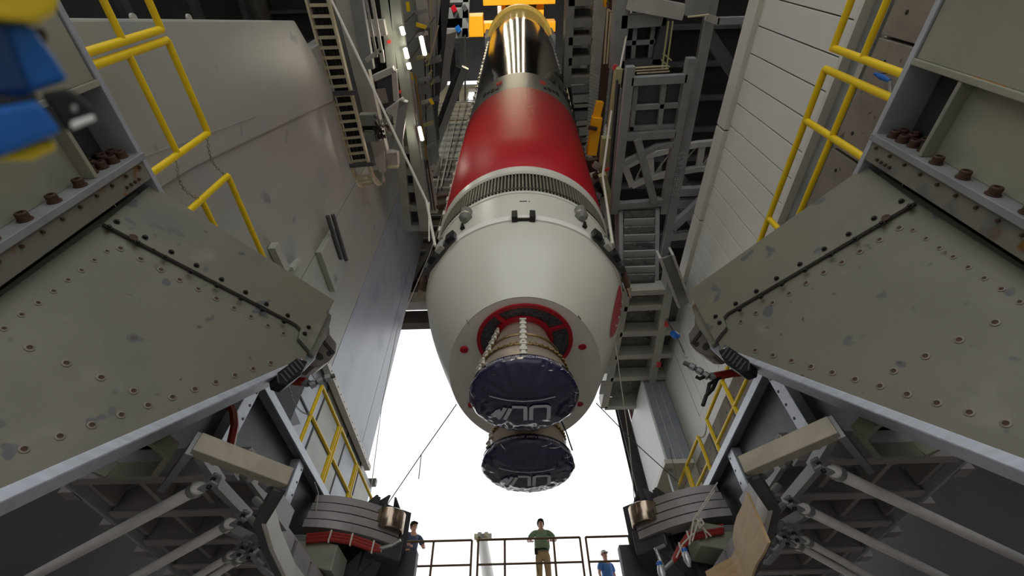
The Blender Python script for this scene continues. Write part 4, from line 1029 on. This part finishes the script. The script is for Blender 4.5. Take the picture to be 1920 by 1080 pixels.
line('tag_line', 'grey line running from the boat tail down right to the yellow rail', [onZ(1118,756,5.6), onY(1190,830,8.5), onY(1272,904,10)], .010, 'wire')
line('tag_line', 'pale rope hanging in front of the right lower platform', [onZ(1142,560,8.3), onY(1156,660,7.2), onY(1180,830,9.5), onY(1195,1000,11)], .010)
line('tag_line', 'thin wire hanging from the lower blue reel along the enclosure', [onZ(1232,764,7.9)+Vector((.06,.05,-.68)), onY(1262,870,9.4), onY(1276,930,9.5)], .008, 'wire')

# ================================================================== BELOW THE DECK
def underdeck(sx, side):
    e = empty('ribbed_underdeck', (sx*3.3,5,2.6), 'dark ribbed deck underside behind the %s silver rods' % side, 'deck')
    for k in range(7):
        y0 = 4.15+.70*k
        xs = [2.80,3.35,3.9,4.45] if k < 2 else [3.02,3.5,4.0,4.45]
        for x0, x1 in zip(xs, xs[1:]):
            MB().box((min(sx*x0,sx*x1),y0+.005,2.86),(max(sx*x0,sx*x1),y0+.695,2.89)).build('deck_plate', 'underdeck', e)
        a0, a1 = min(sx*xs[0],sx*4.47), max(sx*xs[0],sx*4.47)
        MB().box((a0,y0-.02,2.55),(a1,y0+.02,2.86)).build('cross_rib', 'underdeck', e)
        MB().box((a0,y0-.06,2.52),(a1,y0+.06,2.55)).build('rib_flange', 'underdeck', e, bevel=.005)
        for x0 in xs: MB().box((sx*x0-.03,y0+.07,2.60),(sx*x0+.03,y0+.63,2.86)).build('long_rib', 'underdeck', e)
    for yy in (4.3,5.0,5.7,6.4): MB().box((sx*4.60-.08,yy,2.50),(sx*4.60+.08,yy+.16,2.62)).build('seat_bracket', 'underdeck', e)
    MB().box((min(sx*4.49,sx*4.53),4.1,2.5),(max(sx*4.49,sx*4.53),9,2.9)).build('edge_plate', 'plate_edge', e)
    e = empty('octagon_frame', (sx*2.3,3.3,2.2), 'beige octagonal frame with tube stubs below the %s pedestal' % side, 'frame')
    def zp(px, py, z): p = onZ(px, py, z); return Vector((sx*abs(p.x), p.y, p.z))
    nodes = [zp(312,905,2.45), zp(366,832,2.3), zp(540,898,2.3), zp(502,962,2.3), zp(516,1012,2.3), zp(545,1076,2.3), zp(590,1130,2.3)]
    MB().bar(nodes[1], nodes[2], .12, .17).build('top_beam', 'frame_beige', e, bevel=.008)
    MB().bar(nodes[0], nodes[1], .06, .2).build('side_beam', 'steel_grey', e)
    for a, b, mt in ((2,3,'girder_dark'),(3,4,'white_trim'),(4,5,'white_trim'),(5,6,'steel_light')):
        MB().bar(nodes[a], nodes[b], .05, .22).build('side_beam', mt, e, bevel=.005)
        MB().bar(nodes[a]+Vector((sx*.06,0,-.02)), nodes[b]+Vector((sx*.06,0,-.02)), .07, .2).build('inner_beam', 'steel_dark', e)
    for px, py in ((402,866),(470,898),(505,918),(492,950),(482,985),(486,1020),(497,1048),(512,1068)):
        p = zp(px, py, 2.28); MB().lathe([(.0,0),(.02,0),(.035,0),(.035,.16)], p, 12, (sx*.7,.2,.55)).build('tube_stub', 'galv', e, True)
    for px, py, qx, qy in ((375,850,412,905),(405,905,465,968),(430,990,470,1010),(470,1030,510,1075)):
        MB().bar(zp(px,py,2.32), zp(qx,qy,2.38), .07, .1).build('diagonal', 'steel_grey', e)
    # beige bent guide under the plate
    e = empty('bent_guide', (sx*2.5,2.9,2.5), 'pale bent steel guide under the %s pedestal edge' % side, 'guide')
    gp = [zp(255,800,2.55), zp(300,826,2.5), zp(322,846,2.45), zp(296,882,2.45), zp(215,884,2.5), zp(160,862,2.6)]
    for a, b in zip(gp, gp[1:]): MB().bar(a, b, .06, .16).build('segment', 'girder_paint', e, bevel=.006)
    # rods
    for k, (a, b, r_) in enumerate((((398,902),(40,1092),.055),((454,970),(235,1092),.05),((452,1030),(352,1092),.04),((470,1036),(380,1092),.04))):
        p = zp(*a, 2.15); q = zp(*b, 2.10); q = p+(q-p)*min(1.6, (6.55-abs(p.x))/(abs(q.x)-abs(p.x))); d = (q-p).normalized()
        ord_ = ('longest','second longest','third','shortest')[k]
        t = empty('strut_rod', p, '%s silver diagonal rod in the %s bottom corner' % (ord_, side), 'rod', 'silver diagonal rods')
        MB().tube([p+d*.12, p+d*.16, q], [r_*.6,r_,r_], 12).build('rod', 'rod', t, True)
        MB().lathe([(r_+.012,0),(r_+.012,.08)], p+d*.2, 14, d, cap0=True, cap1=True).build('collar', 'galv', t, True)
        for s_ in (-1,1): MB().bar(p-d*.06+Vector((0,0,.035*s_)), p+d*.14+Vector((0,0,.035*s_)), .06, .02).build('clevis_ear', 'steel_grey', t)
        MB().tube([p+Vector((0,0,-.07)), p+Vector((0,0,.07))], .02, 8).build('pin', 'bolt_dark', t)
underdeck(-1, 'left'); underdeck(1, 'right')
for sx, s_ in ((-1,'left'),(1,'right')):
    struct(MB().box((min(sx*6.6,sx*6.8),-2,-1.6),(max(sx*6.6,sx*6.8),12.3,4.3)).build('wall_pit_%s' % s_, 'pitwall'), 'dark pit wall below the deck on the %s' % s_)
    # stacked curved bands leading to the far pedestals
    e = empty('curved_bands', (sx*3.4,8.2,3.9), 'stack of dark curved steel bands beside the far %s pedestal' % s_, 'bands')
    for k in range(4):
        pts = []
        for u in range(13):
            t = u/12; a = R(205-75*t)
            pts.append(Vector((sx*(3.55-1.3*t), 7.75+.75*t*t, 4.18-.17*k)))
        mb = MB()
        mb.sweep([p_+Vector((0,-.05*k,0)) for p_ in pts], .3, .13)
        mb.build('band', 'underdeck', e)
    # dark machinery under the bands
    e = empty('pit_machinery', (sx*3,8.2,2.5), 'dark boxes and braces under the far %s curved bands' % s_, 'machinery')
    MB().obox((sx*3.4,7.7,3.2), (.55,0,-.12), (0,.3,0), (0,0,.2)).build('box', 'girder_paint', e, bevel=.02)
    MB().bar((sx*3.5,8.3,3.6),(sx*2.3,8.6,2.2), .4, .3).build('brace', 'girder_dark', e)
    MB().bar((sx*2.5,8.3,3.5),(sx*3.7,8.5,2.2), .3, .3).build('brace', 'girder_dark', e)
    MB().obox((sx*3.1,9.0,2.8), (1.2,0,0), (0,.1,0), (0,0,1.0)).build('back_plate', 'girder_dark', e)
    # red hose bundle along the bands
    e = empty('hose_bundle', (sx*3,7.7,3.7), 'red hose bundle with beaded ends in front of the %s curved bands' % s_, 'hose')
    def hp(px, py, y): p = onY(px, py, y); return Vector((p.x, y, p.z))
    if sx < 0: base = [(575,1010),(620,1006),(660,1012),(700,1026),(715,1030)]; tailp = [(715,1028),(735,1022),(752,1012)]; lead = [(520,1008),(575,1010)]
    else: base = [(1356,992),(1320,998),(1290,1008),(1275,1030),(1262,1052)]; tailp = [(1262,1052),(1245,1068),(1236,1045),(1230,1030),(1248,1022)]; lead = [(1410,990),(1356,992)]
    for k in range(3):
        pts = [hp(a, b+(-6+6*k)*(1 if i < 4 else .3), 7.45-.05*k) for i, (a, b) in enumerate(base)]
        P_ = []
        for a, b in zip(pts, pts[1:]): P_ += [lerp(a,b,u/4) for u in range(4)]
        MB().tube(P_+[pts[-1]], .034, 8).build('hose', 'red_hose', e, True)
    for k in range(2): MB().tube([hp(a,b+6*k-3,7.42) for a,b in lead], .035, 8).build('steel_end', 'galv', e, True)
    tp = [hp(a,b,7.35) for a,b in tailp]; mb = MB()
    for a, b in zip(tp, tp[1:]):
        for u in range(5): c = lerp(a,b,u/5); mb.lathe([(0,-.03),(.03,-.02),(.03,.02),(0,.03)], c, 8, (b-a))
    mb.build('beaded_end', 'galv', e)
    for k, (a, b) in enumerate(base[1:4]): p = hp(a, b, 7.36); MB().bar(p+Vector((0,-.03,.09)), p+Vector((0,-.03,-.11)), .03, .02).build('tie', 'rope', e)
# plywood sheet on the right
pts = [(1412,946),(1404,968),(1392,990),(1386,1010),(1384,1030),(1388,1050),(1380,1066),(1352,1080),(1330,1092)]
vs = [onZ(a,b,2.25) for a,b in pts]; mb = MB()
for a, b in zip(vs, vs[1:]): mb.bar(a+Vector((0,0,-.12)), b+Vector((0,0,-.12)), .025, .5)
tag(mb.build('plywood_sheet', 'plywood', smooth=False), 'bent plywood sheet leaning by the right octagonal frame', 'plywood')
# knotted rope at the right bands
e = empty('knotted_rope', onY(1298,985,7.3), 'knotted off white rope tied over the right red hoses', 'rope')
for L_ in ([(1345,905),(1300,975),(1296,1000),(1292,1022)],[(1310,975),(1302,1000),(1298,1015)],[(1305,972),(1318,990),(1334,1006)],[(1300,1000),(1280,1020),(1268,1046)],[(1340,920),(1308,968)]):
    MB().tube([onY(a,b,7.2) for a,b in L_], .012, 6).build('strand', 'rope', e)
MB().tube([onY(a,b,7.18) for a,b in ((1314,972),(1320,982),(1312,990),(1308,980),(1316,974))], .018, 6).build('knot', 'rope', e)
for a, b, lb in ((1289,1050,'plastic bottle shaped blue fitting hanging beside the beaded hose end'),(1241,1076,'second blue fitting hanging lowest near the right far pedestal')):
    p = onY(a,b,7.2); t = empty('wrapped_fitting', p, lb, 'fitting')
    MB().tube([p+Vector((0,0,.18)),p+Vector((0,0,.08)),p,p-Vector((0,0,.10))],[.02,.05,.06,.02],10).build('plastic_wrap','glint_and_wrap',t,True)
    MB().lathe([(.04,0),(.045,.06)],p+Vector((0,0,.1)),10,cap0=True,cap1=True).build('blue_collar','blue_device',t)
# hose ends under the near pedestal tips
def hose_end(label, y, red, joints, extra=()):
    p = onY(*red[0], y); e = empty('hose_coupling', p, label, 'hose')
    MB().tube([onY(a,b,y) for a,b in red], .05, 10).build('red_sleeve', 'red_hose', e, True)
    J = [onY(a,b,y) for a,b in joints]
    for i, (a, b) in enumerate(zip(J, J[1:])):
        MB().tube([a, lerp(a,b,.4), lerp(a,b,.42), b], [.035,.035,.028,.028], 10).build('coupling', 'steel_dark', e, True)
        MB().lathe([(.045,-.03),(.045,.03)], a, 8, (b-a), cap0=True, cap1=True).build('hex_nut', 'steel_grey', e)
    for L_ in extra: MB().tube([onY(a,b,y) for a,b in L_], .022, 8).build('black_hose', 'black', e, True)
hose_end('red sleeved hose with steel couplings under the left pedestal tip', 3.9, [(540,712),(558,715),(574,716)], [(574,718),(586,721),(600,714),(615,708),(628,704)])
hose_end('red sleeved hose bundle with couplings under the right pedestal tip', 4.1, [(1400,697),(1370,700),(1338,706)], [(1336,706),(1324,704),(1312,696),(1298,688),(1282,680)], ([(1350,708),(1330,720),(1326,740)],[(1346,708),(1336,730),(1324,742),(1318,760)],[(1326,704),(1312,710),(1305,706)]))
line('red_hose', 'dark red hose dropping behind the left pedestal edge', [onY(425,745,4.2), onY(438,775,4.2), onY(440,800,4.2), onY(432,838,4.2)], .045, 'red_hose', cat='hose')
line('white_cord', 'thin white cord hanging on the left girder strip', [onX(590,905,-3.4), onX(597,925,-3.4), onX(592,965,-3.4)], .008, 'rope', cat='cord')
# blue clip on the right girder
e = empty('blue_clip', (3.75,1.0,4.9), 'small blue clip with metal ring behind the right yellow rail', 'clip')
a, b = onX(1640,138,3.9), onX(1668,152,3.9); MB().tube([a, lerp(a,b,.5), b], [.012,.028,.018], 8).build('body', 'blue_device', e, True); MB().tube([a, Vector((4.09,a.y,a.z))], .006, 6).build('hanger_wire', 'wire', e); MB().tube([b, b+Vector((0,.05,-.04)), b+Vector((0,.09,-.08))], .016, 8).build('ring', 'galv', e)

# ================================================================== MAST BEHIND THE RAIL
p = onY(905,1010,22); mb = MB()
e = empty('light_mast', (p.x+.6,22,4.4), 'white floodlight mast leaning behind the walkway rail', 'mast')
struct(MB().box((-40,19,3.6),(40,60,4.39)).build('floor_outside', 'concrete'), 'ground outside the open doorway')
MB().tube([(p.x+1.0,22,4.4), (p.x+.0,22,p.z-.1)], [.34,.24], 16).build('pole', 'hat_white', e, True)
for k in range(5): MB().obox((p.x-.3+.16*k, 21.9, p.z+.05+.07*(k%2)), (.09,0,0), (0,.12,0), (0,0,.10)).build('lamp_head', ('cream','steel_light','galv')[k%3], e, bevel=.01)
MB().tube([(p.x-.3,22,p.z-.1),(p.x+.4,22,p.z+.15)], .08, 8).build('cross_arm', 'cream', e)

# ================================================================== PEOPLE
def skin(name, joints, edges, mt, parent, root=0, lvl=2):
    me = bpy.data.meshes.new(name); me.from_pydata([Vector(j[0]) for j in joints], edges, []); me.update(); me.materials.append(MT[mt])
    o = bpy.data.objects.new(name, me); C.objects.link(o); adopt(o, parent)
    md = o.modifiers.new('skin', 'SKIN'); md.use_smooth_shade = True
    for i, j in enumerate(joints):
        r_ = j[1]; me.skin_vertices[0].data[i].radius = r_ if isinstance(r_, tuple) else (r_, r_); me.skin_vertices[0].data[i].use_root = (i == root)
    s_ = o.modifiers.new('sub', 'SUBSURF'); s_.levels = lvl; s_.render_levels = lvl
    return o
def person(label, base, rz, H, shirt, pants, pose, head_tilt, headwear):
    base = Vector(base); e = empty('person', base, label, 'person')
    k = H/1.8; cz, sz = math.cos(rz), math.sin(rz)
    W = lambda x, y, z: base + Vector((x*cz-y*sz, x*sz+y*cz, z))*1.0 if False else base + Vector(((x*cz-y*sz)*k, (x*sz+y*cz)*k, z*k))
    # local: -y is forward
    hipz = .95
    ht = head_tilt
    neck = (0,-.02,1.50); hd = (0, -.03+.10*math.sin(ht)*1.0, 1.66)
    J = []; E = []
    def v(p, r): J.append((W(*p), r*k if not isinstance(r, tuple) else (r[0]*k, r[1]*k))); return len(J)-1
    pel = v((0,0,hipz),(.15,.11)); wa = v((0,0,1.10),(.145,.11)); ch = v((0,-.01,1.30),(.17,.12)); nb = v((0,-.01,1.44),(.09,.08)); nk = v((0,-.02,1.52),.055)
    h1 = v((0,-.03+.03*ht,1.60),(.070,.085)); h2 = v((0,-.03+.08*ht,1.69),(.076,.092)); h3 = v((0,-.02+.12*ht,1.77),(.055,.065))
    E += [(pel,wa),(wa,ch),(ch,nb),(nb,nk),(nk,h1),(h1,h2),(h2,h3)]
    arms = []
    for sgn, (el, wr_) in zip((-1,1), pose['arms']):
        sh = v((sgn*.19,0,1.42),.062); eb = v(el,.046); wv = v(wr_,.032)
        dr = (Vector(wr_)-Vector(el)).normalized(); pm = v(tuple(Vector(wr_)+dr*.06),(.040,.022))
        E += [(nb,sh),(sh,eb),(eb,wv),(wv,pm)]; arms.append((sh,eb,wv,pm,dr,wr_))
    legs = []
    for sgn, (kn, ak) in zip((-1,1), pose['legs']):
        hp_ = v((sgn*.095,0,.88),.092); kv = v(kn,.062); av = v(ak,.042); tv = v((ak[0]+sgn*.03,ak[1]-.16,.035),(.045,.03))
        E += [(pel,hp_),(hp_,kv),(kv,av),(av,tv)]; legs.append((hp_,kv,av))
    body = skin('body', J, E, 'skin', e, pel)
    # fingers
    for (sh,eb,wv,pm,dr,wr_), sgn in zip(arms, (-1,1)):
        side = Vector((1,0,0)); dn = Vector((0,0,-1))
        for q in range(4):
            b0_ = Vector(wr_)+dr*.085+side*(-.03+.02*q); l_ = (.062,.072,.068,.05)[q]
            F = [(W(*b0_),.0095*k),(W(*(b0_+dr*l_*.5)),.009*k),(W(*(b0_+dr*l_*.75+dn*l_*.4)),.0085*k),(W(*(b0_+dr*l_*.5+dn*l_*.75)),.007*k)]
            skin('finger', F, [(0,1),(1,2),(2,3)], 'skin', body, 0, 1)
        b0_ = Vector(wr_)+dr*.03+side*(-sgn*.035)
        skin('thumb', [(W(*b0_),.011*k),(W(*(b0_+dr*.035+side*(-sgn*.025))),.010*k),(W(*(b0_+dr*.06+dn*.02+side*(-sgn*.02))),.008*k)], [(0,1),(1,2)], 'skin', body, 0, 1)
    # shirt
    S = []; SE = []
    def sv(p, r): S.append((W(*p), r*k if not isinstance(r, tuple) else (r[0]*k, r[1]*k))); return len(S)-1
    b_ = pose.get('belly', 0)
    a0 = sv((0,0,.90),(.172+b_,.130+b_)); a1 = sv((0,-.02*(b_>0),1.10),(.175+b_,.135+b_)); a2 = sv((0,-.01,1.30),(.195+b_*.4,.142+b_*.4)); a3 = sv((0,-.01,1.43),(.11,.10)); a4 = sv((0,-.015,1.49),(.068,.066))
    SE += [(a0,a1),(a1,a2),(a2,a3),(a3,a4)]
    for sgn, (el, wr_) in zip((-1,1), pose['arms']):
        s0 = sv((sgn*.195,0,1.425),.083); m_ = Vector((sgn*.195,0,1.425)).lerp(Vector(el), .78); s1 = sv(tuple(m_),.078); SE += [(a3,s0),(s0,s1)]
    skin('shirt', S, SE, shirt, e, a0)
    S = []; SE = []
    p0_ = sv((0,0,.98),(.160,.122)); p1_ = sv((0,0,.90),(.168,.125)); SE += [(p0_,p1_)]
    for sgn, (kn, ak) in zip((-1,1), pose['legs']):
        l0 = sv((sgn*.098,0,.80),.112); l1 = sv(kn,.085); l2 = sv((ak[0],ak[1],.06),.078); SE += [(p1_,l0),(l0,l1),(l1,l2)]
    skin('trousers', S, SE, pants, e, 0)
    MB().lathe([(.171*k,0),(.174*k,.02*k),(.171*k,.04*k)], W(0,0,.93), 20).build('belt', 'black', e, True)
    for sgn, (kn, ak) in zip((-1,1), pose['legs']):
        c_ = W(ak[0]+sgn*.015, ak[1]-.07, .045); fx = Vector((cz,sz,0)); fy = Vector((sz,-cz,0))
        MB().obox(c_, fx*.05*k, fy*.14*k, (0,0,.045*k)).build('shoe', 'cap_dark', e, bevel=.02)
    # face
    up_ = Vector((0, .55*ht, 1)).normalized(); fw = Vector((0,-1,.55*ht)).normalized(); hc = Vector((0,-.03+.08*ht,1.67))
    F_ = lambda a, b, c: W(*(hc+Vector((1,0,0))*a+fw*b+up_*c))
    MB().tube([F_(0,.088,.035),F_(0,.108,-.005),F_(0,.112,-.018),F_(0,.085,-.03)],[.010*k,.014*k,.017*k,.008*k],8).build('nose','skin',body,True)
    MB().tube([F_(-.028,.086,-.052),F_(0,.097,-.056),F_(.028,.086,-.052)],[.004*k,.008*k,.004*k],6).build('mouth','red_hose',body,True)
    for sgn in (-1,1):
        MB().tube([F_(sgn*.018,.092,.03),F_(sgn*.034,.092,.03),F_(sgn*.056,.078,.03)],[.010*k,.017*k,.010*k],8).build('eye_lens','black',body,True)
        MB().tube([F_(sgn*.078,.0,.035),F_(sgn*.090,-.01,.01),F_(sgn*.080,.0,-.03)],[.01*k,.016*k,.009*k],8).build('ear','skin',body,True)
    MB().lathe([(.080*k,-.05*k),(.094*k,0),(.093*k,.05*k),(.07*k,.095*k),(.0,.115*k)], F_(0,-.018,.015), 20, (W(*up_)-W(0,0,0)), cap0=False).build('hair','hair',body,True) if headwear != 'hat_white' else None
    hw = MB().lathe([(.100*k,0),(.099*k,.05*k),(.078*k,.10*k),(.0,.125*k)], F_(0,-.008,.045), 22, (W(*up_)-W(0,0,0))).build('hard_hat' if headwear == 'hat_white' else 'cap', headwear, e, True)
    MB().add([F_(.085*math.sin(R(a)), .075+.085*math.cos(R(a)), .05) for a in range(-90,91,20)]+[F_(.085*math.sin(R(a)), .07+.08*math.cos(R(a)), .058) for a in range(-90,91,20)],
             [list(range(10))[::-1], list(range(10,20))]+[(i,i+1,i+11,i+10) for i in range(9)]).build('brim', headwear, hw)
    return e
DK = 4.42
p = onY(1016,1010,12.86)
g_ = person('man in green shirt and khaki trousers leaning on the walkway rail', (p.x,12.98,DK), 0, 1.90, 'cloth_green', 'cloth_khaki',
    dict(arms=(((-.37,-.05,1.20),(-.30,-.30,1.09)),((.37,-.05,1.20),(.22,-.30,1.09))), legs=(((-.11,-.02,.48),(-.12,0,.09)),((.11,-.02,.48),(.12,0,.09))), belly=.045), .9, 'cap_dark')
MB().box((p.x-.22,12.80,5.30),(p.x-.14,12.88,5.44)).build('radio', 'black', g_); MB().tube([(p.x-.19,12.84,5.3),(p.x-.18,12.82,5.05),(p.x-.15,12.86,4.8)], .008, 5).build('radio_cord', 'black', g_)
p = onY(772,1010,12.95)
n_ = person('man in navy shirt and jeans behind the left far pedestal', (p.x,13.02,DK), R(35), 1.93, 'cloth_navy', 'cloth_jean',
    dict(arms=(((-.30,-.08,1.18),(-.2,-.30,1.06)),((.34,-.06,1.18),(.22,-.28,1.09))), legs=(((-.11,-.02,.48),(-.14,0,.09)),((.11,-.02,.48),(.14,0,.09)))), .55, 'hair')
MB().tube([(p.x+.22,12.9,5.3),(p.x+.27,12.86,5.1),(p.x+.2,12.84,5.0),(p.x+.17,12.9,5.25)], .012, 6).build('key_strap', 'black', n_)
p = onY(1136,1060,15.2)
person('man in blue polo shirt, sunglasses and white helmet behind the right rail', (p.x,15.2,DK), R(25), 1.88, 'cloth_blue', 'cloth_jean',
    dict(arms=(((-.26,.02,1.16),(-.26,-.06,.92)),((.26,.02,1.16),(.26,-.06,.92))), legs=(((-.11,0,.48),(-.12,0,.09)),((.11,0,.48),(.12,0,.09)))), .25, 'hat_white')

# ================================================================== BLURRED TOOL NEXT TO THE LENS
def near(px, py, d): return ray(px, py).normalized()*d
tl = empty('lens_side_tool', near(80,160,.42), 'blurred blue and yellow tool with black connector at the top left corner', 'tool')
def slab(L, d, th, mt, name): return MB().prism([near(a,b,d) for a,b in L], ray(60,150).normalized()*th).build(name, mt, tl, bevel=.003)
slab([(-60,-60),(112,-60),(108,20),(70,42),(-60,34)], .42, .03, 'yellow_plastic', 'yellow_cap')
slab([(-60,40),(60,48),(105,110),(130,150),(40,180),(-60,170)], .43, .035, 'blue_plastic', 'upper_body')
slab([(-60,40),(10,44),(60,170),(-60,182)], .425, .02, 'shaded_blue_plastic', 'shaded_side')  # darker blue puts shade into the colour of the body's side
slab([(-60,212),(70,188),(118,248),(-60,320)], .42, .04, 'blue_plastic', 'lower_body')
slab([(75,176),(135,166),(172,200),(180,226),(122,250)], .425, .03, 'black', 'connector')
slab([(-60,170),(70,172),(72,192),(-60,214)], .44, .02, 'steel_grey', 'hinge')
slab([(40,55),(85,50),(92,82),(60,92)], .44, .02, 'bolt_rust', 'clamp_screw')
slab([(132,230),(176,216),(182,224),(136,244)], .41, .01, 'hat_white', 'connector_clip')
slab([(60,272),(100,262),(110,280),(60,302),(-40,304)], .43, .02, 'yellow_plastic', 'lower_foot')
slab([(134,196),(146,198),(144,212),(132,208)], .415, .006, 'galv', 'connector_stud')
